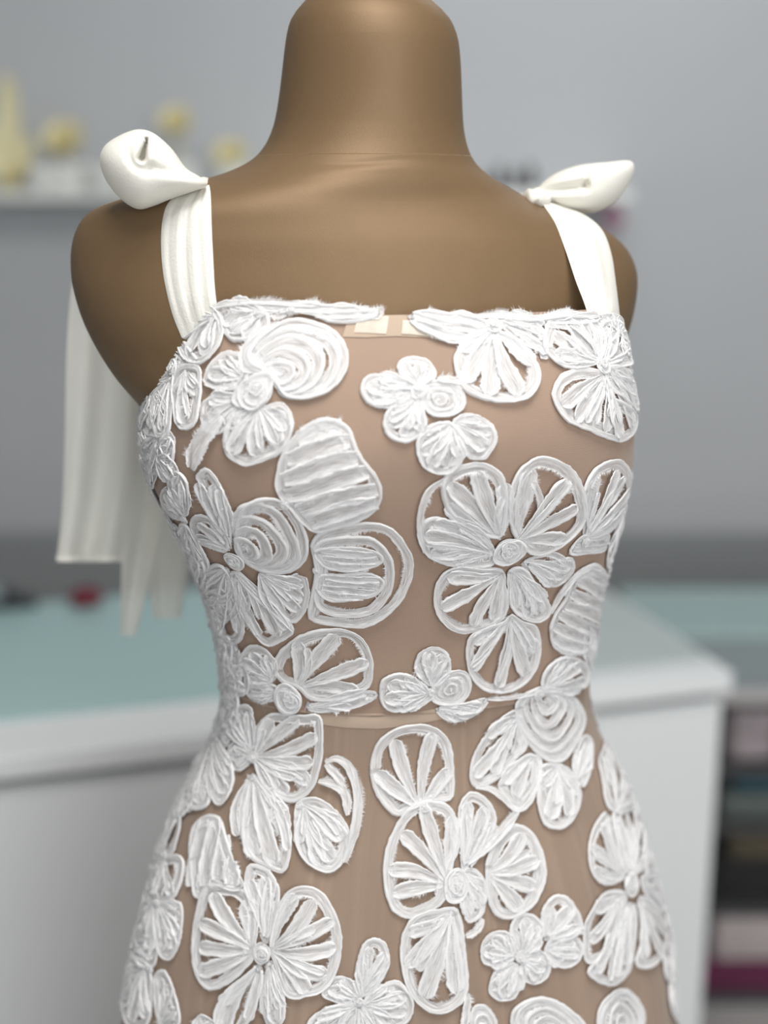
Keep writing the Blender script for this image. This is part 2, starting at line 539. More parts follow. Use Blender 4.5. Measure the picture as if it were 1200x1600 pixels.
# things on the counter
def on_counter(px, py):
    q = at_z(px, py, CZ - 0.004 if px > 800 else CZ + 0.0015)
    return q


q = on_counter(135, 944)
pc = tag(empty('pincushion', (q[0], q[1], q[2])), 'dark red round pincushion on the back edge of the counter', 'pincushion')
lathe('cushion', [(0, 0), (0.02, 0.0), (0.027, 0.008), (0.026, 0.018), (0.015, 0.027), (0, 0.025)], M_RED, pc, seg=24)
lathe('button', [(0, 0.028), (0.005, 0.028), (0.005, 0.024), (0, 0.022)], M_BLACK, pc, seg=12)
q = on_counter(8, 950)
tp = tag(empty('tape_dispenser', (q[0], q[1], q[2]), 0.3), 'black tape dispenser on the back edge of the counter', 'dispenser')
b = bmesh.new()
prof = [(-0.055, 0), (0.05, 0), (0.05, 0.012), (0.03, 0.018), (0.015, 0.03), (-0.02, 0.034), (-0.045, 0.026), (-0.055, 0.012)]
f1 = [b.verts.new((x, -0.013, z)) for x, z in prof]
f2 = [b.verts.new((x, 0.013, z)) for x, z in prof]
b.faces.new(f1); b.faces.new(f2[::-1])
for i in range(len(prof)):
    b.faces.new((f1[i], f2[i], f2[(i + 1) % len(prof)], f1[(i + 1) % len(prof)]))
bm_obj('dispenser_body', b, M_BLACK, tp)
b = bmesh.new()
bmesh.ops.create_cone(b, cap_ends=True, segments=24, radius1=0.017, radius2=0.017, depth=0.03, matrix=Matrix.Translation((-0.018, 0, 0.026)) @ Matrix.Rotation(math.pi / 2, 4, 'X'))
bm_obj('tape_roll', b, M_GREY, tp, True)

# ------------------------------------------------------------------ lofted dress form and dress surface
PHI = math.radians(10)
CP, SP = math.cos(PHI), math.sin(PHI)


def pchip(xk, yk, x):
    xk = np.asarray(xk, float); yk = np.asarray(yk, float)
    h = np.diff(xk); d = np.diff(yk) / h
    m = np.zeros_like(yk)
    for i in range(1, len(xk) - 1):
        if d[i - 1] * d[i] > 0:
            w1, w2 = 2 * h[i] + h[i - 1], h[i] + 2 * h[i - 1]
            m[i] = (w1 + w2) / (w1 / d[i - 1] + w2 / d[i])
    m[0], m[-1] = d[0], d[-1]
    x = np.clip(x, xk[0], xk[-1])
    i = np.clip(np.searchsorted(xk, x, side='right') - 1, 0, len(xk) - 2)
    t = (x - xk[i]) / h[i]
    return (yk[i] * (1 + 2 * t) * (1 - t) ** 2 + h[i] * m[i] * t * (1 - t) ** 2 + yk[i + 1] * t * t * (3 - 2 * t) + h[i] * m[i + 1] * t * t * (t - 1))


class Loft:
    """rings at constant height: rounded superellipses given by centre, half width, front and back depth"""

    def __init__(self, rows, folds=None, smooth=6.0):
        # rows: (picture row, left, right, front depth, back depth, exponent, centre y)
        rows = np.array(rows, float)
        self.folds = folds
        z = np.array([at(600, r[0], r[6])[2] for r in rows])
        self.ord = np.argsort(z)
        self.z = z[self.ord]
        rows = rows[self.ord]
        self.df, self.db, self.n, self.cy = rows[:, 3], rows[:, 4], rows[:, 5], rows[:, 6]
        sc = FPX / 0.93
        self.cx = ((rows[:, 1] + rows[:, 2]) / 2 - 600) / sc
        self.w = (rows[:, 2] - rows[:, 1]) / 2 / sc
        th = np.linspace(-math.pi, math.pi, 361)
        for it in range(25):
            for k in range(len(self.z)):
                P = self.ring(th, np.full_like(th, self.z[k]), raw=k)
                px, py = proj(P)
                el = rows[k, 1] - px.min()
                er = rows[k, 2] - px.max()
                self.cx[k] += (el + er) / 2 / sc * 0.8
                self.w[k] += (er - el) / 2 / sc * 0.8
        # dense, softly smoothed tables
        zd = np.arange(self.z[0], self.z[-1], 0.001)
        g = np.exp(-0.5 * (np.arange(-18, 19) / smooth) ** 2); g /= g.sum()
        tab = []
        for a in (self.cx, self.w, self.df, self.db, self.n, self.cy):
            y = pchip(self.z, a, zd)
            y = np.concatenate([2 * y[0] - y[18:0:-1], y, 2 * y[-1] - y[-2:-20:-1]])
            tab.append(np.convolve(y, g, 'valid'))
        self.zd, self.tab = zd, tab

    def ring(self, th, z, raw=None):
        if raw is not None:
            cx, w, df, db, n, cy = (a[raw] for a in (self.cx, self.w, self.df, self.db, self.n, self.cy))
        else:
            cx, w, df, db, n, cy = (np.interp(z, self.zd, a) for a in self.tab)
        s, c = np.sin(th), np.cos(th)
        k = 0.5 + 0.5 * np.tanh(c * 6)
        d = df * k + db * (1 - k)
        r = (np.abs(s / w) ** n + np.abs(c / d) ** n) ** (-1 / n)
        if self.folds is not None and raw is None:
            r = r + self.folds(th, z)
        lx, ly = r * s, -r * c
        return np.stack([cx + lx * CP - ly * SP, cy + lx * SP + ly * CP, z * np.ones_like(th)], -1)

    def theta(self, P):
        cx, cy = np.interp(P[..., 2], self.zd, self.tab[0]), np.interp(P[..., 2], self.zd, self.tab[5])
        x, y = P[..., 0] - cx, P[..., 1] - cy
        return np.arctan2(x * CP + y * SP, -(-x * SP + y * CP))

    def normal(self, th, z):
        e = 1e-3
        a = self.ring(th + e, z) - self.ring(th - e, z)
        b = self.ring(th, z + e) - self.ring(th, z - e)
        n = np.cross(a, b)
        return n / np.maximum(np.linalg.norm(n, axis=-1, keepdims=True), 1e-12)


WAIST_Z = at(600, 1114, -0.088)[2]


def skirt_folds(th, z):
    a = np.clip((WAIST_Z - z) / 0.25, 0, 1) * 0.0035
    return a * (np.sin(th * 9 + 1.0 + 2 * (WAIST_Z - z)) + 0.6 * np.sin(th * 17 + 3 * (WAIST_Z - z)))


dress_rows = [
    (430, 300, 960, .090, .080, 3.1, 0), (475, 288, 966, .098, .085, 3.0, 0), (530, 264, 976, .112, .09, 2.8, 0), (590, 240, 988, .124, .09, 2.55, 0),
    (650, 222, 993, .130, .088, 2.4, 0), (710, 228, 990, .126, .085, 2.4, 0), (770, 254, 978, .117, .082, 2.35, 0), (830, 286, 962, .107, .08, 2.3, 0),
    (900, 318, 944, .098, .077, 2.25, 0), (980, 341, 930, .091, .077, 2.2, 0), (1060, 352, 921, .088, .08, 2.2, 0), (1100, 349, 922, .089, .083, 2.2, 0),
    (1140, 334, 932, .093, .088, 2.2, 0), (1190, 304, 955, .101, .096, 2.2, 0), (1250, 270, 980, .110, .106, 2.2, 0), (1320, 243, 1004, .120, .116, 2.2, 0),
    (1400, 219, 1024, .130, .127, 2.15, 0), (1500, 199, 1043, .141, .138, 2.1, 0), (1600, 188, 1055, .150, .147, 2.1, 0), (1720, 178, 1068, .159, .157, 2.1, 0),
    (1900, 160, 1090, .172, .17, 2.1, 0), (2300, 110, 1140, .205, .2, 2.0, 0), (3000, 20, 1220, .27, .27, 2.0, 0)]
SK = Loft(dress_rows, skirt_folds)

form_rows = [
    (-6, 484, 666, .044, .046, 2, .028), (4, 476, 674, .047, .050, 2, .028), (18, 462, 694, .053, .054, 2, .028), (36, 452, 707, .057, .058, 2, .028), (66, 446, 717, .060, .061, 2, .027), (100, 442, 720, .061, .062, 2, .026),
    (150, 436, 722, .062, .064, 2, .025), (195, 428, 724, .064, .066, 2, .024), (225, 416, 729, .067, .068, 2, .023), (246, 400, 737, .070, .07, 2.0, .022), (262, 376, 748, .073, .072, 2.0, .021),
    (274, 345, 764, .076, .074, 2.0, .020), (284, 308, 780, .078, .076, 2.0, .020), (294, 262, 796, .080, .078, 2.0, .019), (303, 215, 812, .0815, .08, 1.95, .019), (314, 172, 836, .083, .082, 1.95, .018),
    (328, 140, 872, .085, .083, 1.95, .018), (346, 124, 920, .087, .084, 1.9, .018), (366, 115, 955, .090, .085, 1.9, .018), (395, 110, 983, .094, .086, 1.85, .018), (435, 112, 997, .100, .088, 1.85, .018),
    (480, 124, 993, .107, .088, 1.85, .018), (530, 147, 980, .112, .088, 1.85, .018), (580, 180, 962, .114, .087, 1.9, .015), (625, 220, 945, .116, .085, 1.95, .012), (680, 262, 932, .112, .08, 2.05, .006),
    (800, 305, 935, .098, .073, 2.15, 0), (1000, 360, 912, .082, .07, 2.15, 0), (1085, 366, 905, .08, .072, 2.15, 0), (1250, 320, 930, .09, .085, 2.15, 0), (1420, 290, 950, .10, .1, 2.15, 0), (1520, 290, 950, .10, .1, 2.15, 0), (1545, 330, 910, .085, .085, 2.15, 0)]
FM = Loft(form_rows, smooth=4.0)

# ---- dress form (mannequin)
ROOT = np.array([FM.cx[0], 0.0, 0.0])
form = tag(empty('dress_form', tuple(ROOT)), 'brown jersey covered dress form torso with a tall neck', 'mannequin')
th = np.linspace(-math.pi, math.pi, 144, endpoint=False)
zs = np.unique(np.concatenate([np.linspace(FM.z[0], FM.z[-1], 150), np.linspace(at(600, 340, 0)[2], at(600, 240, 0)[2], 60), FM.z]))
Vb = np.concatenate([FM.ring(th, np.full_like(th, z)) for z in zs])
# faint horizontal wrinkle where the neck meets the shoulders
thv = np.tile(th, len(zs))
zw = at(600, 252, -0.06)[2]
k = np.exp(-((Vb[:, 2] - zw - 0.0015 * np.sin(thv * 5)) / 0.0022) ** 2) * np.exp(-(thv / 0.9) ** 2)
Vb[:, 1] += 0.0006 * k * (0.5 + 0.5 * np.cos((thv + 0.35) * 2.2))
k = np.exp(-((Vb[:, 2] - zw + 0.006 - 0.0025 * np.sin(thv * 3 + 1)) / 0.003) ** 2) * np.exp(-((thv - 0.15) / 0.7) ** 2)
Vb[:, 1] -= 0.0004 * k
nth = len(th)
F = grid_faces(len(zs), nth, wrap=True)
F.append(list(range(nth))[::-1])
F.append([(len(zs) - 1) * nth + i for i in range(nth)])
body = mesh_obj('torso', Vb, F, M_BODY, form, ROOT)
BVH_FORM = BVHTree.FromPolygons([Vector(v) for v in Vb], F)
ztop = FM.z[-1]
ncx, ncy = FM.cx[-1], FM.cy[-1]
rw = FM.w[-1]
lathe('neck_cap', [(rw * 0.985, ztop - 0.006), (rw * 0.985, ztop + 0.022), (rw * 0.95, ztop + 0.03), (rw * 0.6, ztop + 0.036), (0.012, ztop + 0.038), (0.012, ztop + 0.055), (0.02, ztop + 0.062), (0.02, ztop + 0.075), (0.0, ztop + 0.085)], M_BODY, form, (ncx - ROOT[0], ncy, 0), 48)
lathe('pole', [(0.014, 0.02), (0.014, FM.z[0] + 0.02)], M_STEEL, form, seg=20)
lathe('base', [(0, 0), (0.16, 0), (0.16, 0.008), (0.15, 0.014), (0.03, 0.022), (0.02, 0.05), (0, 0.05)], M_STEEL, form, seg=40)

# ---- dress: bodice, skirt, seam
dress = tag(empty('white_flower_dress', tuple(ROOT)), 'nude tulle dress covered in white ribbon flowers with ivory shoulder bows', 'dress')
ZN = at(600, 492, -0.10)[2]


def top_z(t):
    a = np.abs(t)
    side = np.clip((a - 1.2) / 0.6, 0, 1)
    back = np.clip((a - 1.9) / 0.8, 0, 1)
    sm = lambda u: u * u * (3 - 2 * u)
    return ZN - 0.062 * sm(side) + 0.03 * sm(back)


def sheet(th, vs, z_of, off):
    T, Vv = np.meshgrid(th, vs)
    Z = z_of(T, Vv)
    P = SK.ring(T, Z)
    N = SK.normal(T, Z)
    P = P + N * off
    uv = np.stack([T * 0.155, Z], -1)
    return P.reshape(-1, 3), uv.reshape(-1, 2)


th2 = np.linspace(-math.pi, math.pi, 181)
vs = np.linspace(0, 1, 70)
V, uv = sheet(th2, vs, lambda t, v: WAIST_Z + (top_z(t) - WAIST_Z) * v, 0.0)
# slight turn-in at the neckline so the edge has thickness
V2 = V.reshape(70, 181, 3).copy()
edge_in = V2[-1] - SK.normal(th2, top_z(th2)) * 0.004 - np.array([0, 0, 0.002])
V2 = np.concatenate([V2, edge_in[None], edge_in[None] - np.array([0, 0, 0.012])])
uv2 = np.concatenate([uv.reshape(70, 181, 2), uv.reshape(70, 181, 2)[-2:]])
mesh_obj('bodice', V2.reshape(-1, 3), grid_faces(72, 181), M_TULLE, dress, ROOT, uv=uv2.reshape(-1, 2))
zb = SK.z[0] + 0.01
V, uv = sheet(th2, np.linspace(0, 1, 80), lambda t, v: 0.03 + (WAIST_Z + 0.0005 - 0.03) * v ** 0.8, 0.0)
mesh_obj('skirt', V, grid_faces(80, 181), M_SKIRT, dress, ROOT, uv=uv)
# BVH of the dress surface for placing what is sewn on it
thq = np.linspace(-math.pi, math.pi, 361)
zq = np.linspace(0.35, ZN + 0.03, 260)
Tq, Zq = np.meshgrid(thq, zq)
Pq = SK.ring(Tq, Zq).reshape(-1, 3)
BVH_DRESS = BVHTree.FromPolygons([Vector(v) for v in Pq], grid_faces(len(zq), len(thq)))
zq2 = np.linspace(0.9, ZN, 160)
Tq2, Zq2 = np.meshgrid(thq, zq2)
BVH_BODICE = BVHTree.FromPolygons([Vector(v) for v in SK.ring(Tq2, Zq2).reshape(-1, 3)], grid_faces(len(zq2), len(thq)))
# how far a ray may graze: rows' silhouettes, used to pull tracings inside
_px, _py = proj(Pq)


def hit(bvh, x, y):
    """first surface point under a picture point; points off the edge slide back onto the flank"""
    cxx = 610.0
    for k in range(60):
        d = ray(x, y)
        r = bvh.ray_cast(Vector(CAM), Vector(d))
        if r[0] is not None:
            return np.array(r[0])
        x += (2.0 if x < cxx else -2.0)
    return at(x, y, 0)


def on_dress(pts):
    P = np.array([hit(BVH_DRESS, x, y) for x, y in pts])
    return SK.theta(P), P[:, 2]


def strip_on_dress(name, pts, hw, off, material, parent, prof=(-.6, .3, .5, .3, -.6), n=60, thick=0.0004):
    t, z = on_dress(pts)
    s = np.linspace(0, len(pts) - 1, n)
    t = np.interp(s, range(len(pts)), t); z = np.interp(s, range(len(pts)), z)
    ds = np.linspace(-1, 1, len(prof))
    Z = z[:, None] + ds[None] * hw
    T = np.repeat(t[:, None], len(prof), 1)
    P = SK.ring(T, Z) + SK.normal(T, Z) * (off + np.array(prof)[None, :, None] * thick)
    return mesh_obj(name, P.reshape(-1, 3), grid_faces(n, len(prof)), material, parent, ROOT, uv=np.stack([T * 0.155, Z], -1).reshape(-1, 2))


# waist seam: a ring all round, and the folded seam allowance showing at the front
T, U = np.meshgrid(th2, np.array([-1, -.5, 0, .5, 1]))
Z = WAIST_Z + U * 0.0011
P = SK.ring(T, Z) + SK.normal(T, Z) * (0.0012 - 0.0012 * U * U)[..., None]
mesh_obj('waist_seam', P.reshape(-1, 3), grid_faces(5, 181), M_SEAM, dress, ROOT, uv=np.stack([T * .155, Z], -1).reshape(-1, 2))
strip_on_dress('seam_allowance', [(500, 1122), (540, 1127), (590, 1129), (640, 1124), (690, 1114)], 0.0045, 0.0006, M_TAPE, dress)
strip_on_dress('neckline_tape', [(540, 510), (575, 511), (620, 509), (660, 511), (720, 516)], 0.0062, 0.0008, M_TAPE, dress)
strip_on_dress('interfacing_patch', [(556, 507), (575, 507), (588, 508), (605, 509)], 0.0052, 0.0016, M_LACE, dress, n=24)
strip_on_dress('interfacing_patch', [(628, 512), (645, 513), (668, 516)], 0.0040, 0.0016, M_LACE, dress, n=24)


# ------------------------------------------------------------------ ribbon flowers
def catmull(pts, closed=True, n=56):
    p = np.asarray(pts, float)
    if closed:
        q = np.concatenate([p[-1:], p, p[:2]])
        segs = len(p)
    else:
        q = np.concatenate([2 * p[:1] - p[1:2], p, 2 * p[-1:] - p[-2:-1]])
        segs = len(p) - 1
    out = []
    for i in range(segs):
        p0, p1, p2, p3 = q[i:i + 4]
        t = np.linspace(0, 1, 12, endpoint=False)[:, None]
        out.append(0.5 * (2 * p1 + (p2 - p0) * t + (2 * p0 - 5 * p1 + 4 * p2 - p3) * t ** 2 + (-p0 + 3 * p1 - 3 * p2 + p3) * t ** 3))
    out.append(p[:1] if closed else p[-1:])
    c = np.concatenate(out)
    d = np.concatenate([[0], np.cumsum(np.linalg.norm(np.diff(c, axis=0), axis=1))])
    s = np.linspace(0, d[-1], n, endpoint=not closed)
    return np.stack([np.interp(s, d, c[:, 0]), np.interp(s, d, c[:, 1])], -1), d[-1]


class Applique:
    """collects 2-D ribbon geometry (metres on the cloth) and lays it on the dress surface"""

    def __init__(self, t0, z0):
        self.t0, self.z0 = t0, z0
        e = 1e-3
        a = SK.ring(np.array([t0 + e]), np.array([z0])) - SK.ring(np.array([t0 - e]), np.array([z0]))
        b = SK.ring(np.array([t0]), np.array([z0 + e])) - SK.ring(np.array([t0]), np.array([z0 - e]))
        self.rt = np.linalg.norm(a) / (2 * e)
        self.rz = np.linalg.norm(b) / (2 * e)
        self.reset()

    def reset(self):
        self.A, self.H, self.F, self.UV, self.K, self.n = [], [], [], [], [], 0

    def local(self, pts):
        t, z = on_dress(pts)
        return np.stack([(t - self.t0) * self.rt, (z - self.z0) * self.rz], -1)

    def add(self, a, h, faces, uv=None, fold=None):
        self.K.append(np.ones(h.size) if fold is None else np.asarray(fold).reshape(-1))
        self.UV.append(a.reshape(-1, 2) if uv is None else np.asarray(uv).reshape(-1, 2))
        self.A.append(a.reshape(-1, 2)); self.H.append(h.reshape(-1))
        self.F += [[i + self.n for i in f] for f in faces]
        self.n += a.reshape(-1, 2).shape[0]

    def ribbon(self, c, hw, lift=0.0, closed=False, ridge='tent', fray=0, frayside=1, crumple=1.0, high=1.0):
        """c: centre line (N,2); hw: half width (scalar or N); 11 points across"""
        N = len(c)
        hw = np.broadcast_to(hw, (N,)).copy()
        if closed:
            tn = np.roll(c, -1, 0) - np.roll(c, 1, 0)
        else:
            tn = np.gradient(c, axis=0)
        tn /= np.maximum(np.linalg.norm(tn, axis=1, keepdims=True), 1e-9)
        nr = np.stack([-tn[:, 1], tn[:, 0]], -1)
        M = 11
        u = np.array([-1, -.93, -.75, -.5, -.25, 0, .25, .5, .75, .93, 1.0])
        if ridge == 'edge':      # folded edge outside (u=-1) rolls high, slopes down inside
            hp = np.array([0.50, .92, .96, .88, .74, .60, .48, .38, .32, .36, .48])
        elif ridge == 'loop':    # flattened loop: two raised rims, sunk middle
            hp = np.array([0.62, .98, .84, .50, .34, .28, .34, .50, .84, .98, .62])
        else:
            hp = np.array([0.1, .55, .9, .95, .8, .75, .8, .95, .9, .55, .1])
        ph = rng.uniform(0, 6.28, 6)
        s = np.linspace(0, 1, N)
        wig = 1 + 0.12 * crumple * np.sin(2 * math.pi * s * rng.integers(1, 4) + ph[0])
        hmax = np.clip(hw * 0.60, 0.0005, 0.0022) * high
        h = hmax[:, None] * hp[None] * wig[:, None]
        ds = np.linalg.norm(np.diff(c, axis=0), axis=1)
        arc = np.concatenate([[0], np.cumsum(ds)])
        ln = arc[-1]
        # lengthwise pleats that drift slowly along the ribbon
        for q in range(3):
            f = rng.uniform(4, 11)
            h += crumple * 0.00022 * np.sin(f * u[None] + ph[q] + 1.6 * np.sin(2 * math.pi * s * rng.uniform(.5, 2) + ph[q + 2])[:, None]) * (hw / 0.003).clip(.3, 1.2)[:, None]
        # the odd pinch across
        for q in range(max(1, int(ln / 0.02))):
            s0 = rng.random()
            h += (crumple * rng.uniform(-.0006, .0004) * np.exp(-((s - s0) * ln / 0.0018) ** 2))[:, None] * np.cos(1.4 * u)[None]
        h += crumple * 0.00008 * rng.standard_normal(h.shape)
        h = np.maximum(h, 0.00015) + np.broadcast_to(lift, (N,))[:, None]
        jit = 1 + 0.05 * crumple * rng.standard_normal(N)
        a = c[:, None] + nr[:, None] * (u[None, :, None] * (hw * jit)[:, None, None])
        uvo = rng.uniform(0, 5, 2)
        uv = np.stack([np.repeat(arc[:, None], M, 1) + uvo[0], u[None] * hw[:, None] + uvo[1]], -1)
        if closed:
            i, j = np.meshgrid(np.arange(N), np.arange(M - 1), indexing='ij')
            i2 = (i + 1) % N
            f = np.stack([i * M + j, i * M + j + 1, i2 * M + j + 1, i2 * M + j], -1).reshape(-1, 4).tolist()
        else:
            f = grid_faces(N, M)
        if ridge == 'edge':
            fd = np.array([1, 1, .9, .55, .25, .1, .05, .05, .2, .6, .9])
        else:
            fd = np.array([1, 1, .8, .3, .1, .05, .1, .3, .8, 1, 1])
        self.add(a, h, f, uv, np.repeat(fd[None], N, 0))
        if fray:
            m = int(ln / 0.00050 * fray)
            if m > 0:
                # fraying comes in patches
                pat = 0.5 + 0.5 * np.sin(2 * math.pi * s * rng.uniform(1.5, 4) + ph[5])
                pr = (pat[:-1] ** 2 + 0.08); pr /= pr.sum()
                k = rng.choice(N - 1, m, p=pr); fr = rng.random(m)
                k2 = (k + 1) % N
                side = M - 1 if frayside > 0 else 0
                b0 = a[k, side] * (1 - fr)[:, None] + a[k2, side] * fr[:, None]
                bh = h[k, side] + 0.0001
                L = rng.uniform(0.0008, 0.0032, m) * (0.4 + 0.6 * pat[k])
                dr = nr[k] * (1 if frayside > 0 else -1) + tn[k] * (rng.normal(0, 0.3, m) + 0.35)[:, None]
                w = tn[k] * 0.00016
                tri = np.stack([b0 - w, b0 + w, b0 + dr * L[:, None]], 1)
                th_ = np.stack([bh, bh, bh + L * rng.uniform(0.0, 0.7, m)], 1)
                self.add(tri, th_, np.arange(3 * m).reshape(-1, 3).tolist(), np.zeros((3 * m, 2)))

    def leafstrip(self, p, q, hw, bend=0.0, lift=0.0, fray=0.5, n=24):
        """ribbon run out from the gathered base and doubled back: round far end, pinched base"""
        d = q - p
        ln = np.linalg.norm(d)
        nrm = np.array([-d[1], d[0]])
        s = np.concatenate([np.linspace(0, 0.8, n - 9, endpoint=False), 0.8 + 0.2 * np.sin(np.linspace(0, math.pi / 2, 9))])
        c = p + d * s[:, None] + nrm * (bend * np.sin(math.pi * s))[:, None]
        r0 = min(0.45, 1.1 * hw / max(ln, 1e-5))
        tip = np.sqrt(np.clip(1 - np.clip((s - (1 - r0)) / r0, 0, 1) ** 2, 0.02, 1))
        prof = (0.16 + 0.84 * np.clip(s / 0.62, 0, 1) ** 0.85) * tip
        self.ribbon(c, hw * prof, lift, ridge='loop', fray=fray * 0.6, frayside=rng.choice([-1, 1]))

    def build(self, name, parent, base=0.0006, bag=None):
        A = np.concatenate(self.A); H = np.concatenate(self.H)
        T = self.t0 + A[:, 0] / self.rt
        Z = self.z0 + A[:, 1] / self.rz
        P = SK.ring(T, Z) + SK.normal(T, Z) * (H + base)[:, None]
        if bag is not None:
            bag.append((P, self.F, np.concatenate(self.UV), np.concatenate(self.K)))
            self.reset()
            return None
        o = mesh_obj(name, P, self.F, M_CHIF, parent, ROOT, uv=np.concatenate(self.UV), fold=np.concatenate(self.K))
        self.reset()
        return o


def inside_seg(poly, p, d):
    """parameters where the line p + s d crosses the polygon"""
    a = poly; b = np.roll(poly, -1, 0)
    e = b - a
    den = d[0] * e[:, 1] - d[1] * e[:, 0]
    den = np.where(np.abs(den) < 1e-12, 1e-12, den)
    w = a - p
    s = (w[:, 0] * e[:, 1] - w[:, 1] * e[:, 0]) / den
    t = (w[:, 0] * d[1] - w[:, 1] * d[0]) / den
    return np.sort(s[(t >= 0) & (t < 1)])


def petal(ap, out, base, style, k, fill, scale=1.0):
    """one gathered ribbon petal: an outer folded ribbon and the loops of ribbon inside"""
    c, per = catmull(out, True, 60)
    area2 = 0.5 * np.sum(c[:, 0] * np.roll(c[:, 1], -1) - np.roll(c[:, 0], -1) * c[:, 1])
    if area2 < 0:
        c = c[::-1]
    size = math.sqrt(abs(area2))
    hw = min(0.0036, 0.105 * size + 0.0004)
    tn = np.roll(c, -1, 0) - np.roll(c, 1, 0)
    tn /= np.maximum(np.linalg.norm(tn, axis=1, keepdims=True), 1e-9)
    nin = np.stack([-tn[:, 1], tn[:, 0]], -1)     # inward for counter-clockwise outlines
    cen = c.mean(0)
    # fill first (lower), outer rim last (higher)
    if style in ('fan', 'gap'):
        ang0 = math.atan2(*(cen - base)[::-1])
        rel = c - base
        dist = np.linalg.norm(rel, axis=1)
        ang = (np.arctan2(rel[:, 1], rel[:, 0]) - ang0 + math.pi) % (2 * math.pi) - math.pi
        far = dist > 0.45 * dist.max()
        lo, hi = ang[far].min(), ang[far].max()
        lo, hi = max(lo, -1.25), min(hi, 1.25)
        for i in range(k):
            a = lo + (hi - lo) * ((i + 0.5) / k) * 0.96 + rng.normal(0, 0.03)
            d = np.array([math.cos(ang0 + a), math.sin(ang0 + a)])
            s = inside_seg(c, base, d)
            s = s[s > 0]
            if len(s) == 0:
                continue
            ln = s[-1] * rng.uniform(0.90, 0.98) - hw * 0.6
            if ln < 0.002:
                continue
            w = min(max(0.5 * (hi - lo) / k * ln * 0.92 * fill * rng.uniform(.8, 1.25), min(0.0030, 0.2 * ln)), 0.0056)
            p0 = base + d * ln * 0.02
            ap.leafstrip(p0, base + d * ln, w, rng.normal(0, 0.05), 0.0003 + 0.0009 * rng.random(), 0.8)
            if rng.random() < (0.75 if style == 'fan' else 0.3):
                # a narrower fold lying on top
                a2 = a + rng.normal(0, 0.10)
                d2 = np.array([math.cos(ang0 + a2), math.sin(ang0 + a2)])
                ap.leafstrip(base, base + d2 * ln * rng.uniform(0.7, 0.96), w * rng.uniform(0.35, 0.6), rng.normal(0, 0.08), 0.0014 + 0.0006 * rng.random(), 1.0)
    elif style == 'rose':
        q = base
        scs = np.linspace(0.80, 0.20, k)
        for i, sc in enumerate(scs):
            sh = (rng.random() - .5) * 0.14
            ca, sa = math.cos(sh), math.sin(sh)
            rel = (c - q) @ np.array([[ca, sa], [-sa, ca]])
            cc = q + rel * sc * (1 + 0.04 * np.sin(np.linspace(0, 6.28 * 2, len(c)) + rng.uniform(0, 6)))[:, None]
            sp = np.linalg.norm(c - q, axis=1) * (0.6 / k)
            ap.ribbon(cc, np.clip(sp * 0.62 * fill, 0.0009, 0.0042), 0.0002 + 0.0009 * i / k, closed=True, ridge='edge', fray=0.9)
            last = cc
        m = last.mean(0)
        ap.leafstrip(q + (m - q) * 0.2, m + (m - q) * 0.5, 0.0020, 0.1, 0.0006)
    elif style == 'bars':
        d = base                      # here: a direction
        d = d / np.linalg.norm(d)
        nv = np.array([-d[1], d[0]])
        pr = (c - cen) @ nv
        lo, hi = pr.min() + hw, pr.max() - hw
        for i in range(k):
            o = lo + (hi - lo) * (i + 0.5) / k + rng.normal(0, 0.0005)
            s = inside_seg(c, cen + nv * o, d)
            if len(s) < 2:
                continue
            s0, s1 = s[0] + hw * 1.3, s[-1] - hw * 1.0
            if s1 - s0 < 0.003:
                continue
            w = 0.5 * (hi - lo) / k * 1.12 * fill
            ss = np.linspace(s0, s1, 22)
            cl = cen + nv * o + d * ss[:, None] + nv * (0.10 * (hi - lo) / k * np.sin(np.linspace(0, 5, 22) + rng.uniform(0, 6)))[:, None]
            prof = np.clip(np.sin(math.pi * np.linspace(0.10, 0.90, 22)), 0, 1) ** 0.3
            ap.ribbon(cl, w * prof, 0.0003 + 0.0010 * rng.random(), ridge='loop', fray=0.7, frayside=rng.choice([-1, 1]))
    ap.ribbon(c + nin * hw, hw, 0.0004, closed=True, ridge='edge', fray=1.0)


def rosette(ap, cen, r, sq=1.0, rot=0.0, turns=2.4):
    """crumpled knot of ribbon: overlapping small loops over a puff"""
    q = np.linspace(0, 2 * math.pi, 24, endpoint=False)
    rad = np.linspace(0.05, 0.92, 7)
    A = cen + np.stack([rad[:, None] * r * np.cos(q), rad[:, None] * r * sq * np.sin(q)], -1)
    H = np.repeat((0.0014 * (1 - rad ** 2) + 0.0003)[:, None], 24, 1) + 0.0003 * np.sin(rad[:, None] * 9 + 4 * q[None]) + 0.0002 * rng.standard_normal((7, 24))
    ap.add(A, H, grid_faces(7, 24, wrap=True))
    p = np.linspace(0, 2 * math.pi, 44, endpoint=False)
    for k, (rr, off) in enumerate(((0.86, 0.05), (0.62, 0.20), (0.46, 0.28), (0.30, 0.2), (0.18, 0.1))):
        if rr * r < 0.0012 and k:
            continue
        e = rng.uniform(0.62, 0.95); ro = rot + k * 1.3 + rng.normal(0, .4)
        x, y = rr * r * np.cos(p) * (1 + 0.08 * np.sin(3 * p + k)), rr * r * e * np.sin(p)
        ox = off * r * np.array([math.cos(ro + 2), math.sin(ro + 2)])
        c = cen + ox + np.stack([x * math.cos(ro) - y * math.sin(ro), (x * math.sin(ro) + y * math.cos(ro)) * sq], -1)
        ap.ribbon(c, np.clip(rr * r * 0.30, 0.0006, 0.0028), 0.0005 + 0.0006 * k, closed=True, ridge='edge', fray=0.6)


# tracing frames: (origin x, origin y, scale) of the enlarged views the outlines were read from
R1, R2, R3 = (200, 440, 2.857), (540, 440, 2.4), (240, 720, 2.857)
R4, R5, R6 = (560, 700, 2.5), (160, 1060, 2.727), (540, 1060, 2.143)


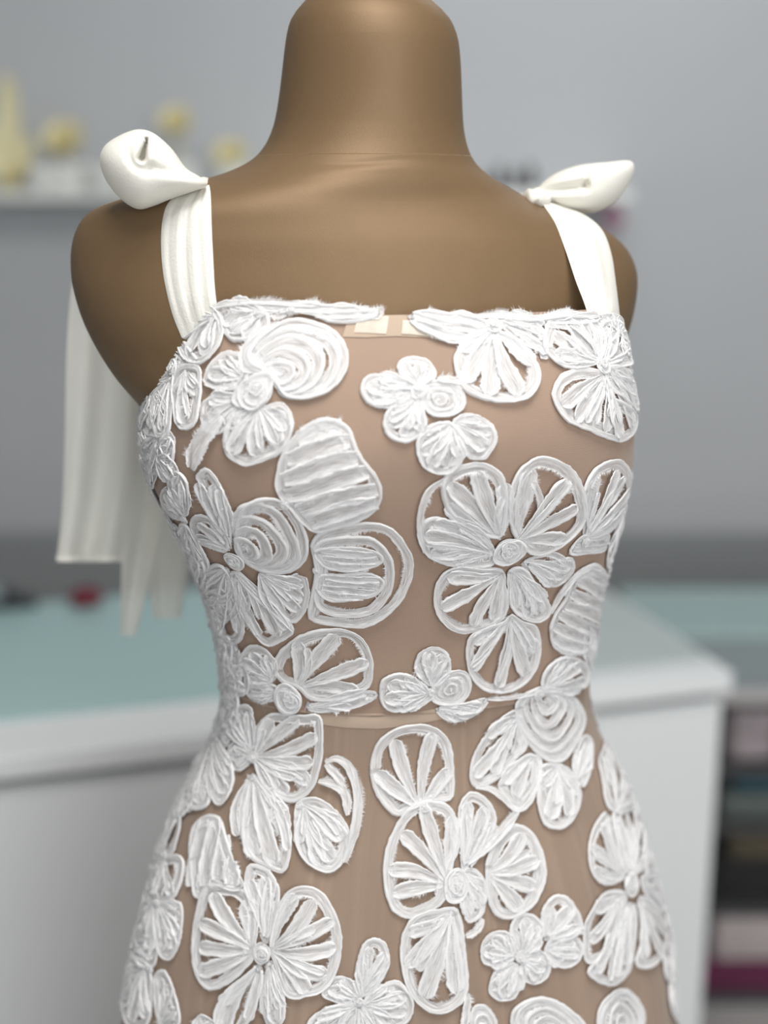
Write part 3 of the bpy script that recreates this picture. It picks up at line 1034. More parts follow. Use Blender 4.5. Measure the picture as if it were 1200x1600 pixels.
def frame(fr, pts):
    p = np.asarray(pts, float).reshape(-1, 2)
    return np.stack([fr[0] + p[:, 0] / fr[2], fr[1] + p[:, 1] / fr[2]], -1)


# each flower: (frame, centre, centre radius, [petals]); petal: (outline, base, style, number of loops, fill)
FL = []


def flower(fr, cen, r, petals, ribbons=(), sq=1.0):
    FL.append((fr, cen, r, petals, ribbons, sq))


# --- bodice, left
flower(R1, (590, 150), 26, [
    ([240, 270, 250, 200, 300, 140, 370, 110, 420, 150, 435, 240, 400, 320, 330, 375, 260, 350], (400, 160), 'fan', 4, 1.1),
    ([390, 140, 430, 90, 500, 85, 560, 90, 620, 130, 640, 190, 600, 250, 530, 272, 460, 268, 420, 210], (600, 140), 'fan', 4, 1.15),
    ([640, 155, 720, 110, 800, 90, 880, 105, 960, 96, 1060, 120, 1140, 140, 1080, 175, 980, 192, 900, 187, 820, 158, 730, 145], (1, -0.02), 'bars', 2, 1.1)])
flower(R1, (570, 495), 88, [
    ([520, 330, 570, 260, 650, 200, 740, 165, 830, 180, 920, 220, 975, 290, 985, 370, 950, 450, 880, 505, 790, 530, 700, 515, 640, 430, 580, 390], (650, 430), 'rose', 4, 1.15),
    ([345, 440, 370, 380, 430, 320, 480, 315, 540, 340, 545, 420, 510, 480, 420, 490, 350, 465], (520, 430), 'fan', 4, 1.1),
    ([330, 600, 340, 540, 400, 500, 490, 500, 520, 560, 480, 630, 420, 680, 350, 670], (510, 520), 'fan', 3, 1.15),
    ([430, 720, 440, 650, 480, 590, 540, 560, 620, 550, 690, 540, 735, 590, 740, 670, 690, 760, 610, 800, 530, 820, 450, 780], (590, 560), 'fan', 5, 1.05)],
    [([600, 400, 540, 380, 540, 310, 600, 240, 680, 190], 26), ([300, 830, 320, 750, 370, 670, 430, 600], 42)])
flower(R1, (215, 390), 40, [
    ([230, 640, 215, 560, 210, 450, 250, 380, 330, 380, 340, 470, 330, 560, 310, 640, 260, 665], (270, 400), 'fan', 3, 1.1),
    ([60, 640, 60, 520, 90, 420, 150, 380, 210, 400, 215, 500, 210, 600, 190, 690, 110, 690], (200, 430), 'fan', 5, 1.1),
    ([130, 360, 190, 290, 250, 260, 310, 330, 330, 380, 250, 390, 170, 390], (290, 380), 'fan', 3, 1.1),
    ([60, 790, 90, 700, 190, 690, 220, 740, 200, 830, 130, 860, 70, 830], (150, 690), 'fan', 3, 1.1)])
flower(R1, (705, 985), 24, [
    ([665, 930, 665, 850, 690, 760, 750, 680, 830, 620, 910, 610, 990, 650, 1020, 730, 1060, 800, 1110, 860, 1135, 940, 1110, 1010, 1040, 1060, 940, 1090, 840, 1110, 770, 1060, 720, 1000], (1, -0.28), 'bars', 6, 1.1)])
flower(R3, (728, 480), 16, [
    ([700, 370, 740, 310, 850, 280, 960, 265, 1060, 290, 1130, 370, 1160, 450, 1140, 550, 1090, 640, 1010, 710, 930, 740, 840, 735, 740, 720, 690, 690, 705, 580, 720, 470], (720, 480), 'none', 0, 1),
    ([710, 385, 760, 340, 880, 325, 980, 335, 1050, 400, 1075, 480, 1060, 580, 1000, 660, 920, 690, 800, 685, 725, 640, 715, 560, 730, 470], (720, 480), 'none', 0, 1),
    ([715, 390, 800, 375, 920, 375, 1005, 400, 1025, 440, 960, 475, 860, 490, 760, 465], (1, 0.05), 'bars', 3, 1.1),
    ([720, 560, 740, 500, 840, 495, 960, 490, 1030, 530, 1000, 590, 900, 615, 790, 620], (1, 0.08), 'bars', 4, 1.1)])
flower(R3, (368, 435), 50, [
    ([365, 330, 380, 230, 430, 175, 510, 155, 590, 175, 650, 240, 690, 330, 690, 420, 640, 480, 560, 500, 470, 480, 400, 430, 370, 380], (395, 395), 'rose', 4, 1.0),
    ([215, 110, 200, 60, 240, 25, 290, 70, 330, 150, 365, 240, 350, 340, 290, 300, 240, 220], (350, 360), 'fan', 3, 1.1),
    ([170, 280, 190, 235, 250, 240, 310, 300, 345, 360, 330, 400, 270, 380, 200, 340], (350, 390), 'fan', 3, 1.1),
    ([510, 490, 600, 500, 670, 490, 700, 560, 690, 650, 640, 715, 590, 700, 550, 640, 500, 570, 470, 510], (480, 490), 'fan', 4, 0.95),
    ([350, 490, 400, 495, 460, 560, 540, 640, 610, 700, 630, 760, 580, 800, 520, 820, 460, 770, 420, 690, 380, 590], (380, 480), 'fan', 4, 1.0),
    ([225, 500, 290, 450, 350, 500, 390, 600, 415, 740, 390, 810, 330, 790, 290, 690, 250, 590], (340, 470), 'fan', 4, 1.05)],
    [([380, 490, 470, 590, 560, 670, 630, 750], 22)])
flower(R3, (150, 250), 22, [
    ([75, 100, 110, 40, 160, 90, 170, 180, 160, 240, 110, 200], (150, 230), 'fan', 3, 1.1),
    ([40, 150, 75, 110, 115, 190, 150, 250, 120, 260, 70, 220], (140, 245), 'fan', 2, 1.1),
    ([130, 270, 170, 290, 210, 370, 260, 460, 240, 500, 180, 440, 140, 350], (155, 280), 'fan', 3, 1.1)])
flower(R3, (320, 800), 30, [
    ([230, 640, 260, 610, 300, 680, 320, 780, 290, 790, 250, 720], (310, 790), 'fan', 3, 1.1),
    ([310, 830, 380, 810, 400, 900, 400, 1000, 370, 1060, 330, 1050, 300, 940], (330, 830), 'fan', 4, 1.05),
    ([300, 830, 320, 900, 320, 1000, 290, 1040, 280, 940], (310, 830), 'fan', 2, 1.1)])
flower(R3, (610, 1055), 75, [
    ([540, 920, 560, 850, 640, 780, 740, 745, 850, 740, 930, 780, 975, 860, 980, 950, 960, 1010, 880, 1050, 790, 1070, 700, 1060, 650, 1010, 580, 985], (640, 1010), 'gap', 4, 1.2),
    ([390, 880, 430, 820, 490, 820, 540, 870, 550, 950, 510, 1000, 450, 990, 400, 940], (540, 980), 'fan', 4, 1.1),
    ([420, 1000, 480, 985, 560, 1000, 560, 1060, 470, 1075, 430, 1045], (560, 1030), 'fan', 3, 1.1),
    ([680, 1080, 780, 1070, 900, 1030, 980, 1018, 1000, 1045, 950, 1080, 850, 1110, 720, 1118], (690, 1095), 'fan', 2, 1.15)])
# --- bodice, right
flower(R2, (272, 412), 30, [
    ([240, 385, 195, 345, 200, 300, 250, 283, 310, 300, 340, 350, 310, 385], (268, 395), 'gap', 3, 0.9),
    ([265, 405, 200, 470, 130, 478, 75, 455, 53, 405, 80, 355, 150, 350, 220, 375], (262, 408), 'fan', 4, 1.1),
    ([272, 440, 298, 520, 290, 570, 230, 605, 165, 590, 138, 545, 150, 490, 200, 450], (268, 440), 'fan', 4, 1.05),
    ([278, 445, 285, 390, 340, 372, 410, 385, 445, 430, 440, 480, 380, 510, 310, 500], (345, 445), 'rose', 3, 1.1),
    ([300, 560, 330, 530, 400, 530, 440, 590, 440, 660, 400, 710, 340, 718, 285, 690, 260, 630, 270, 580], (400, 535), 'fan', 5, 1.1),
    ([395, 530, 440, 495, 500, 505, 550, 540, 565, 590, 540, 640, 510, 665, 450, 655, 430, 590], (400, 525), 'gap', 4, 1.0)],
    [([340, 370, 390, 372, 430, 385], 14)])
flower(R2, (550, 168), 30, [
    ([230, 130, 290, 108, 380, 120, 440, 110, 530, 150, 545, 180, 480, 220, 400, 240, 320, 210, 260, 180], (1, 0.25), 'bars', 3, 1.05),
    ([540, 180, 480, 210, 430, 240, 402, 290, 415, 370, 450, 420, 530, 450, 610, 457, 680, 440, 720, 390, 725, 330, 690, 270, 640, 220, 590, 190], (552, 178), 'gap', 5, 1.0),
    ([560, 175, 620, 185, 690, 240, 748, 295, 750, 205, 700, 150, 640, 140, 560, 128], (560, 150), 'fan', 3, 1.1)])
flower(R2, (955, 320), 34, [
    ([735, 250, 740, 180, 770, 125, 850, 125, 930, 150, 965, 220, 945, 300, 880, 330, 810, 325, 760, 290], (945, 305), 'fan', 5, 1.1),
    ([945, 335, 870, 325, 800, 350, 768, 410, 780, 470, 830, 530, 900, 560, 970, 590, 1030, 600, 1075, 560, 1080, 500, 1030, 450, 990, 430, 965, 380], (965, 350), 'fan', 6, 1.05),
    ([930, 210, 960, 150, 1020, 160, 1050, 230, 1060, 300, 1010, 330, 960, 310], (960, 310), 'fan', 4, 1.1),
    ([960, 325, 1020, 315, 1070, 370, 1100, 440, 1100, 500, 1080, 490, 1030, 440, 980, 400], (970, 325), 'fan', 4, 1.05)])
flower(R4, (580, 395), 66, [
    ([560, 340, 578, 250, 580, 170, 560, 100, 510, 60, 450, 50, 380, 70, 330, 110, 320, 180, 350, 250, 430, 310, 520, 345], (550, 350), 'gap', 4, 1.05),
    ([525, 375, 430, 305, 320, 265, 255, 275, 230, 325, 250, 400, 310, 440, 400, 460, 520, 450], (525, 405), 'fan', 5, 1.1),
    ([600, 340, 580, 260, 585, 160, 620, 80, 690, 30, 770, 40, 840, 90, 875, 170, 880, 260, 850, 320, 780, 380, 700, 415, 640, 390], (612, 360), 'gap', 4, 0.95),
    ([640, 440, 700, 440, 760, 430, 825, 420, 838, 470, 800, 520, 750, 540, 700, 500], (640, 435), 'fan', 3, 1.0),
    ([560, 470, 470, 460, 380, 455, 320, 490, 290, 560, 300, 640, 350, 700, 410, 720, 490, 700, 560, 660, 582, 600, 572, 530], (558, 485), 'gap', 4, 1.05),
    ([582, 470, 640, 460, 690, 520, 735, 590, 740, 640, 700, 675, 640, 665, 590, 620, 575, 540], (592, 470), 'fan', 4, 1.1),
    ([590, 640, 640, 670, 690, 690, 705, 770, 690, 850, 640, 920, 560, 955, 480, 940, 430, 880, 415, 800, 430, 730, 500, 690, 560, 670], (588, 650), 'gap', 5, 1.0)],
    [([330, 115, 270, 165, 240, 250, 238, 330, 255, 400], 14)])
flower(R4, (880, 360), 24, [
    ([870, 160, 910, 80, 970, 45, 1020, 45, 1050, 100, 1040, 200, 1000, 280, 950, 325, 890, 320, 878, 230], (875, 350), 'fan', 5, 1.05),
    ([820, 385, 880, 330, 965, 320, 960, 390, 880, 410, 820, 412], (1, -0.12), 'bars', 3, 1.1),
    ([960, 460, 968, 380, 1000, 300, 1040, 215, 1060, 200, 1050, 290, 1010, 380, 985, 460], (1035, 220), 'fan', 3, 1.1)])
flower(R4, (790, 560), 16, [
    ([740, 700, 760, 640, 800, 580, 830, 500, 880, 455, 930, 450, 958, 520, 950, 640, 920, 740, 870, 800, 800, 805, 750, 770], (1, 0.45), 'bars', 7, 1.05)],
    [([740, 640, 780, 560, 840, 490, 900, 455], 18)])
flower(R4, (715, 940), 20, [
    ([705, 925, 720, 865, 780, 810, 850, 815, 885, 860, 875, 930, 800, 950, 730, 955], (720, 935), 'fan', 4, 1.1),
    ([880, 700, 915, 720, 930, 790, 915, 860, 885, 870, 870, 790], (895, 860), 'fan', 3, 1.1)],
    [([500, 975, 580, 968, 660, 955, 710, 940], 11)])
flower(R4, (280, 945), 18, [
    ([80, 930, 100, 890, 160, 872, 220, 890, 270, 930, 275, 975, 220, 1010, 140, 1028, 90, 1000], (270, 955), 'fan', 4, 1.05),
    ([220, 870, 225, 810, 260, 775, 310, 770, 350, 800, 360, 860, 330, 910, 280, 928], (282, 925), 'fan', 4, 1.1),
    ([280, 950, 320, 890, 380, 860, 430, 880, 437, 940, 400, 990, 330, 1002, 285, 985], (355, 940), 'rose', 3, 1.1),
    ([300, 1010, 360, 998, 430, 985, 503, 970, 490, 1012, 440, 1050, 370, 1070, 320, 1050], (310, 1010), 'gap', 3, 1.05)],
    [([195, 1020, 240, 990, 290, 955], 16)])
# --- skirt, left
flower(R5, (648, 335), 30, [
    ([655, 330, 660, 210, 720, 145, 800, 145, 860, 150, 930, 150, 945, 260, 935, 370, 900, 470, 820, 530, 730, 500, 670, 420], (652, 335), 'gap', 6, 1.1),
    ([640, 400, 720, 490, 790, 540, 808, 600, 812, 700, 800, 790, 770, 828, 690, 800, 640, 770, 600, 690, 590, 590, 605, 490], (650, 405), 'fan', 5, 1.05),
    ([645, 310, 560, 250, 540, 170, 590, 110, 645, 120, 655, 210], (645, 310), 'fan', 4, 1.1),
    ([645, 340, 600, 395, 560, 380, 545, 300, 590, 260], (645, 330), 'fan', 3, 1.1)])
flower(R5, (500, 250), 28, [
    ([500, 250, 540, 310, 570, 390, 560, 480, 520, 540, 480, 520, 468, 400], (495, 260), 'fan', 4, 1.1),
    ([485, 290, 462, 420, 470, 520, 420, 565, 360, 540, 345, 460, 380, 350, 440, 290], (485, 270), 'fan', 5, 1.1),
    ([485, 255, 420, 300, 360, 335, 365, 250, 430, 170, 485, 190], (490, 250), 'fan', 4, 1.1),
    ([500, 240, 488, 150, 520, 90, 570, 90, 590, 150, 560, 225], (500, 240), 'fan', 4, 1.1),
    ([480, 160, 450, 170, 440, 80, 480, 20, 530, 10, 540, 80], (490, 160), 'fan', 3, 1.1)])
flower(R5, (845, 540), 18, [
    ([820, 590, 840, 520, 920, 505, 1000, 560, 1050, 640, 1050, 730, 1010, 800, 960, 825, 880, 790, 830, 710], (860, 535), 'fan', 5, 1.0)],
    [([955, 355, 1000, 335, 1050, 370, 1080, 450, 1088, 540, 1070, 660, 1030, 780], 24), ([925, 435, 985, 445, 1035, 490, 1045, 580], 22), ([955, 360, 995, 400, 1030, 460], 22), ([765, 600, 775, 560, 800, 550], 14)])
flower(R5, (470, 880), 16, [
    ([380, 760, 380, 690, 400, 620, 450, 580, 510, 595, 540, 680, 570, 770, 612, 885, 560, 905, 480, 880, 430, 935, 400, 925, 385, 850], (0.12, -1), 'bars', 4, 1.1)])
flower(R5, (690, 1165), 46, [
    ([662, 1130, 672, 1000, 620, 905, 530, 875, 440, 890, 402, 1000, 385, 1130, 400, 1250, 450, 1322, 520, 1312, 600, 1250, 655, 1185], (655, 1155), 'gap', 5, 1.0),
    ([720, 1140, 738, 1020, 780, 920, 850, 880, 930, 900, 990, 990, 1020, 1100, 1005, 1220, 960, 1310, 870, 1352, 790, 1350, 755, 1270, 735, 1200], (728, 1150), 'gap', 6, 1.0),
    ([690, 1115, 680, 980, 640, 955, 610, 880, 630, 790, 700, 800, 730, 830, 762, 900, 752, 1000, 722, 1090], (700, 1115), 'fan', 4, 1.05),
    ([680, 1210, 600, 1270, 520, 1340, 480, 1425, 500, 1500, 560, 1560, 610, 1500, 660, 1400, 690, 1300], (680, 1210), 'gap', 3, 1.0),
    ([718, 1200, 690, 1330, 690, 1430, 730, 1490, 780, 1450, 782, 1350, 752, 1260], (718, 1205), 'fan', 3, 1.1)])
flower(R5, (1095, 1370), 22, [
    ([1082, 1345, 1078, 1230, 1110, 1130, 1160, 1100, 1210, 1130, 1222, 1220, 1170, 1310, 1120, 1355], (1100, 1350), 'fan', 4, 1.05),
    ([1100, 1375, 1050, 1392, 980, 1372, 930, 1340, 980, 1270, 1040, 1268, 1110, 1310], (1095, 1365), 'fan', 4, 1.05),
    ([1085, 1390, 1010, 1402, 930, 1410, 880, 1450, 870, 1520, 960, 1545, 1060, 1500], (1085, 1390), 'fan', 4, 1.05),
    ([1105, 1380, 1170, 1310, 1250, 1280, 1310, 1330, 1330, 1400, 1290, 1470, 1200, 1500, 1120, 1470], (1110, 1385), 'fan', 5, 1.05),
    ([1090, 1400, 1060, 1480, 1080, 1560, 1140, 1560, 1150, 1480, 1110, 1410], (1095, 1400), 'fan', 3, 1.05)])
flower(R5, (280, 755), 24, [
    ([200, 700, 215, 630, 270, 560, 330, 520, 347, 590, 330, 700, 290, 765, 220, 760], (270, 755), 'fan', 4, 1.1),
    ([215, 810, 290, 755, 350, 760, 357, 830, 320, 930, 260, 960, 205, 930], (280, 770), 'fan', 5, 1.1),
    ([150, 900, 170, 800, 215, 780, 210, 900, 175, 950], (215, 790), 'fan', 3, 1.1)])
flower(R5, (245, 955), 22, [
    ([240, 965, 330, 945, 352, 1000, 340, 1120, 300, 1197, 250, 1172, 235, 1080], (250, 960), 'fan', 5, 1.1),
    ([160, 955, 225, 960, 232, 1080, 210, 1185, 170, 1155, 150, 1060], (230, 960), 'fan', 4, 1.1)])
flower(R5, (215, 1235), 22, [
    ([225, 1270, 270, 1235, 310, 1300, 340, 1420, 330, 1485, 260, 1475, 230, 1380], (250, 1480), 'fan', 4, 1.0),
    ([95, 1210, 160, 1185, 215, 1225, 222, 1350, 200, 1480, 120, 1480, 90, 1350], (190, 1230), 'fan', 5, 1.1)])
flower(R5, (440, 1500), 18, [
    ([400, 1455, 430, 1425, 480, 1455, 495, 1510, 440, 1545, 400, 1510], (440, 1540), 'fan', 4, 1.1),
    ([440, 1550, 400, 1570, 390, 1640, 440, 1660, 490, 1610, 490, 1560], (445, 1550), 'fan', 4, 1.1)])
# --- skirt, right
flower(R6, (262, 430), 18, [
    ([80, 300, 100, 220, 160, 165, 240, 148, 310, 165, 350, 220, 362, 320, 355, 402, 290, 412, 220, 442, 170, 462, 120, 420, 90, 360], (250, 440), 'gap', 4, 1.0)])
flower(R6, (365, 690), 44, [
    ([350, 640, 380, 540, 350, 430, 280, 405, 210, 430, 160, 500, 130, 580, 125, 680, 150, 770, 210, 802, 280, 782, 335, 735], (342, 685), 'gap', 5, 0.95),
    ([390, 635, 380, 540, 372, 440, 410, 378, 470, 400, 502, 470, 470, 560, 420, 625], (385, 640), 'gap', 3, 1.05),
    ([465, 620, 500, 540, 560, 485, 620, 510, 660, 590, 667, 670, 630, 752, 560, 802, 500, 792, 470, 730], (472, 650), 'gap', 4, 0.95),
    ([390, 640, 440, 640, 472, 700, 455, 790, 400, 815, 385, 740], (395, 650), 'fan', 3, 1.0),
    ([370, 770, 300, 770, 220, 800, 183, 870, 185, 970, 220, 1060, 290, 1117, 360, 1102, 402, 1040, 395, 900], (350, 775), 'gap', 4, 0.95)],
    [([400, 615, 470, 555, 530, 490, 570, 440], 20), ([400, 1050, 395, 1110, 385, 1180], 14), ([395, 860, 430, 840, 455, 800], 16)], 1.5)
flower(R6, (640, 45), 26, [
    ([560, 90, 600, 42, 680, 20, 760, 60, 792, 130, 770, 210, 730, 270, 680, 282, 620, 240, 575, 170], (660, 60), 'rose', 4, 0.95),
    ([560, 100, 490, 150, 430, 240, 410, 330, 440, 367, 500, 342, 560, 275, 602, 222, 578, 150], (580, 120), 'gap', 4, 1.0),
    ([505, 355, 545, 300, 600, 250, 645, 262, 652, 310, 632, 375, 600, 420, 570, 440, 535, 405], (625, 250), 'gap', 3, 1.05),
    ([650, 290, 720, 288, 760, 330, 782, 400, 750, 480, 700, 507, 655, 482, 635, 400], (700, 290), 'fan', 4, 1.1),
    ([760, 250, 790, 188, 817, 210, 817, 290, 785, 372, 752, 320], (765, 340), 'fan', 3, 1.0)],
    [([430, 362, 480, 368, 520, 398, 570, 436, 612, 405, 634, 350], 12)])
flower(R6, (945, 690), 44, [
    ([930, 650, 900, 560, 888, 450, 930, 420, 982, 440, 992, 560, 972, 645], (945, 660), 'fan', 4, 1.1),
    ([930, 665, 860, 692, 815, 650, 805, 560, 830, 480, 870, 442, 885, 520, 915, 605], (925, 665), 'gap', 3, 0.9),
    ([925, 710, 850, 720, 800, 800, 788, 880, 800, 950, 860, 930, 900, 850, 932, 770], (925, 720), 'gap', 3, 1.0),
    ([942, 740, 900, 840, 808, 960, 830, 1012, 890, 1027, 942, 980, 962, 880, 962, 780], (945, 745), 'gap', 4, 1.05),
    ([970, 730, 1030, 760, 1067, 850, 1050, 930, 1000, 970, 960, 950, 982, 850], (975, 735), 'gap', 3, 1.0),
    ([980, 665, 1020, 640, 1050, 700, 1060, 780, 1010, 755], (980, 680), 'fan', 3, 1.1),
    ([985, 560, 1010, 480, 1030, 560, 1040, 650, 1000, 655], (990, 650), 'fan', 3, 1.1)])
flower(R6, (905, 450), 14, [
    ([840, 260, 870, 205, 910, 240, 940, 320, 962, 420, 920, 452, 870, 432, 850, 340], (900, 440), 'fan', 4, 1.1),
    ([945, 320, 975, 350, 1000, 430, 1010, 480, 975, 450], (1000, 470), 'fan', 2, 1.1)])
flower(R6, (582, 930), 22, [
    ([655, 850, 650, 780, 690, 725, 740, 730, 780, 790, 788, 855, 720, 835, 670, 875], (670, 865), 'gap', 3, 1.0),
    ([562, 912, 545, 840, 570, 790, 620, 785, 662, 830, 640, 890, 600, 932], (585, 920), 'fan', 4, 1.1),
    ([565, 932, 510, 962, 455, 950, 448, 890, 490, 845, 545, 850], (560, 920), 'fan', 4, 1.1),
    ([570, 948, 587, 1020, 560, 1070, 510, 1077, 475, 1040, 500, 970], (568, 950), 'fan', 4, 1.1),
    ([590, 935, 650, 908, 682, 950, 670, 1000, 620, 1022, 580, 990], (590, 940), 'fan', 4, 1.1),
    ([660, 905, 700, 842, 760, 850, 792, 900, 770, 952, 720, 967, 670, 935], (665, 905), 'fan', 4, 1.05)])
flower(R6, (680, 1190), 26, [
    ([550, 1165, 560, 1100, 620, 1065, 690, 1068, 760, 1110, 800, 1160, 790, 1230, 700, 1270, 600, 1250], (690, 1190), 'rose', 4, 1.05)])
flower(R6, (915, 1170), 24, [
    ([835, 1160, 850, 1080, 900, 1038, 950, 1045, 990, 1100, 992, 1160, 960, 1230, 880, 1240], (915, 1160), 'rose', 3, 1.1)])
flower(R6, (455, 1170), 22, [
    ([408, 1160, 420, 1095, 470, 1092, 507, 1150, 490, 1230, 430, 1220], (455, 1180), 'rose', 3, 1.1)])
flower(R6, (1085, 1010), 16, [
    ([1055, 905, 1085, 880, 1095, 950, 1080, 1015, 1060, 990], (1080, 1000), 'fan', 3, 1.1),
    ([1075, 1015, 1100, 1002, 1118, 1080, 1110, 1150, 1080, 1115], (1085, 1015), 'fan', 3, 1.1)])

ID = (0, 0, 1)
flower(ID, (455, 486), 7, [
    ([392, 478, 410, 471, 440, 473, 470, 470, 500, 476, 470, 484, 440, 490, 410, 492], (1, 0), 'bars', 2, 1.1)],
    [([335, 484, 370, 476, 410, 474, 450, 477, 500, 480], 5)])
flower(ID, (842, 505), 7, [
    ([770, 492, 800, 490, 830, 497, 845, 508, 815, 512, 785, 505], (845, 505), 'fan', 3, 1.1),
    ([846, 512, 850, 493, 880, 487, 915, 490, 940, 497, 920, 508, 880, 515], (850, 505), 'fan', 3, 1.1)],
    [([735, 497, 780, 495, 830, 500, 880, 494, 930, 496], 6)])
flower(ID, (962, 520), 9, [
    ([958, 515, 935, 505, 930, 494, 950, 490, 968, 498, 970, 512], (960, 518), 'fan', 3, 1.1),
    ([966, 520, 975, 512, 984, 530, 986, 560, 975, 570, 966, 545], (966, 522), 'fan', 3, 1.1)])
flower(ID, (245, 600), 9, [
    ([248, 600, 262, 560, 280, 540, 290, 552, 280, 585, 262, 602], (250, 602), 'fan', 4, 1.1),
    ([242, 600, 232, 582, 244, 555, 262, 540, 264, 560, 254, 585], (246, 600), 'fan', 3, 1.1),
    ([240, 606, 226, 615, 218, 640, 226, 662, 240, 650, 248, 622], (244, 608), 'fan', 3, 1.1),
    ([250, 606, 262, 630, 266, 665, 256, 690, 244, 670, 242, 630], (248, 608), 'fan', 4, 1.1)])
flower(ID, (240, 712), 8, [
    ([238, 710, 222, 700, 215, 680, 228, 670, 244, 685, 246, 702], (240, 708), 'fan', 3, 1.1),
    ([244, 708, 250, 680, 268, 672, 278, 690, 268, 708, 252, 716], (246, 710), 'fan', 3, 1.1),
    ([236, 716, 222, 730, 228, 752, 244, 762, 252, 740, 248, 722], (242, 716), 'fan', 4, 1.1),
    ([250, 716, 274, 718, 284, 740, 276, 760, 260, 745], (250, 716), 'fan', 3, 1.1)])
flower(ID, (318, 925), 8, [
    ([312, 925, 300, 900, 302, 875, 314, 865, 326, 890, 324, 915], (316, 922), 'fan', 3, 1.1),
    ([322, 930, 345, 915, 362, 930, 366, 960, 350, 975, 334, 955], (322, 930), 'fan', 4, 1.1),
    ([318, 932, 332, 960, 345, 995, 338, 1012, 326, 985, 316, 950], (320, 932), 'fan', 3, 1.1)])
flower(ID, (352, 1060), 8, [
    ([350, 1055, 346, 1020, 352, 992, 366, 1000, 366, 1035, 360, 1055], (354, 1056), 'fan', 3, 1.1),
    ([358, 1058, 378, 1035, 392, 1050, 392, 1080, 372, 1085], (358, 1060), 'fan', 3, 1.1),
    ([350, 1066, 340, 1095, 350, 1120, 372, 1115, 376, 1085, 362, 1068], (354, 1066), 'fan', 4, 1.1)])
flower(ID, (322, 1120), 8, [
    ([318, 1118, 322, 1085, 345, 1070, 352, 1092, 340, 1115], (322, 1116), 'fan', 3, 1.1),
    ([314, 1122, 296, 1140, 288, 1175, 300, 1185, 316, 1160, 322, 1130], (318, 1122), 'fan', 4, 1.1),
    ([326, 1124, 350, 1110, 362, 1130, 352, 1152, 334, 1146], (326, 1124), 'fan', 3, 1.1)])
flower(ID, (240, 1290), 8, [
    ([244, 1285, 256, 1255, 276, 1240, 286, 1262, 270, 1284], (246, 1286), 'fan', 3, 1.1),
    ([236, 1292, 222, 1318, 216, 1350, 228, 1360, 244, 1330, 246, 1300], (240, 1292), 'fan', 4, 1.1)])
flower(ID, (208, 1480), 8, [
    ([204, 1476, 200, 1440, 208, 1410, 222, 1420, 222, 1455, 214, 1478], (208, 1476), 'fan', 3, 1.1),
    ([204, 1486, 192, 1515, 190, 1550, 204, 1560, 214, 1525, 212, 1492], (208, 1486), 'fan', 4, 1.1),
    ([214, 1482, 238, 1462, 250, 1482, 244, 1510, 226, 1505], (214, 1482), 'fan', 3, 1.1)])

n_petals = 0
for fr, cen, r, petals, ribbons, sq in FL:
    cp = frame(fr, cen)[0]
    t, z = on_dress([cp])
    ap = Applique(t[0], z[0])
    rl = r / fr[2] * 0.00041
    rosette(ap, np.zeros(2), rl, sq, rng.uniform(0, 6))
    root = ap.build('flower_applique', dress, 0.0022)
    for out, base, style, k, fill in petals:
        loc = ap.local(frame(fr, out))
        if style == 'bars':
            cpx = frame(fr, out).mean(0)
            dd = np.array(base, float) * 10
            l2 = ap.local([cpx, cpx + dd])
            b = l2[1] - l2[0]
        else:
            b = ap.local(frame(fr, base))[0]
        petal(ap, loc, b, style, k, fill)
        ap.build('petal', root, 0.0005 + 0.0005 * rng.random())
        n_petals += 1
    for path, hwz in ribbons:
        loc = ap.local(frame(fr, path))
        c, ln = catmull(loc, False, 30)
        ap.ribbon(c, hwz / fr[2] * 0.00041 * np.clip(np.sin(np.linspace(0.35, 2.8, 30)) * 1.3, 0.3, 1), 0.0014, ridge='edge', fray=0.8)
        ap.build('ribbon_loop', root, 0.0012)

# flowers round the flanks and the back, set out directly on the cloth
def free_flower(t0, z0, size, n, bag=None):
    ap = Applique(t0, z0)
    rosette(ap, np.zeros(2), size * 0.24, 1, rng.uniform(0, 6))
    root = ap.build('flower_applique', dress, 0.0022, bag)
    a0 = rng.uniform(0, 6)
    for i in range(n):
        a = a0 + 2 * math.pi * i / n + rng.normal(0, 0.1)
        L_ = size * rng.uniform(0.85, 1.15)
        w = L_ * math.sin(math.pi / n) * 0.98
        d = np.array([math.cos(a), math.sin(a)]); nv = np.array([-d[1], d[0]])
        out = [d * L_ * s + nv * w * q for s, q in ((.12, -.1), (.4, -.55), (.75, -.75), (.97, -.4), (1.02, .1), (.9, .6), (.55, .75), (.25, .4))]
        petal(ap, np.array(out), d * L_ * 0.1, rng.choice(['fan', 'gap']), 4, 1.05)
        ap.build('petal', root, 0.0007, bag)


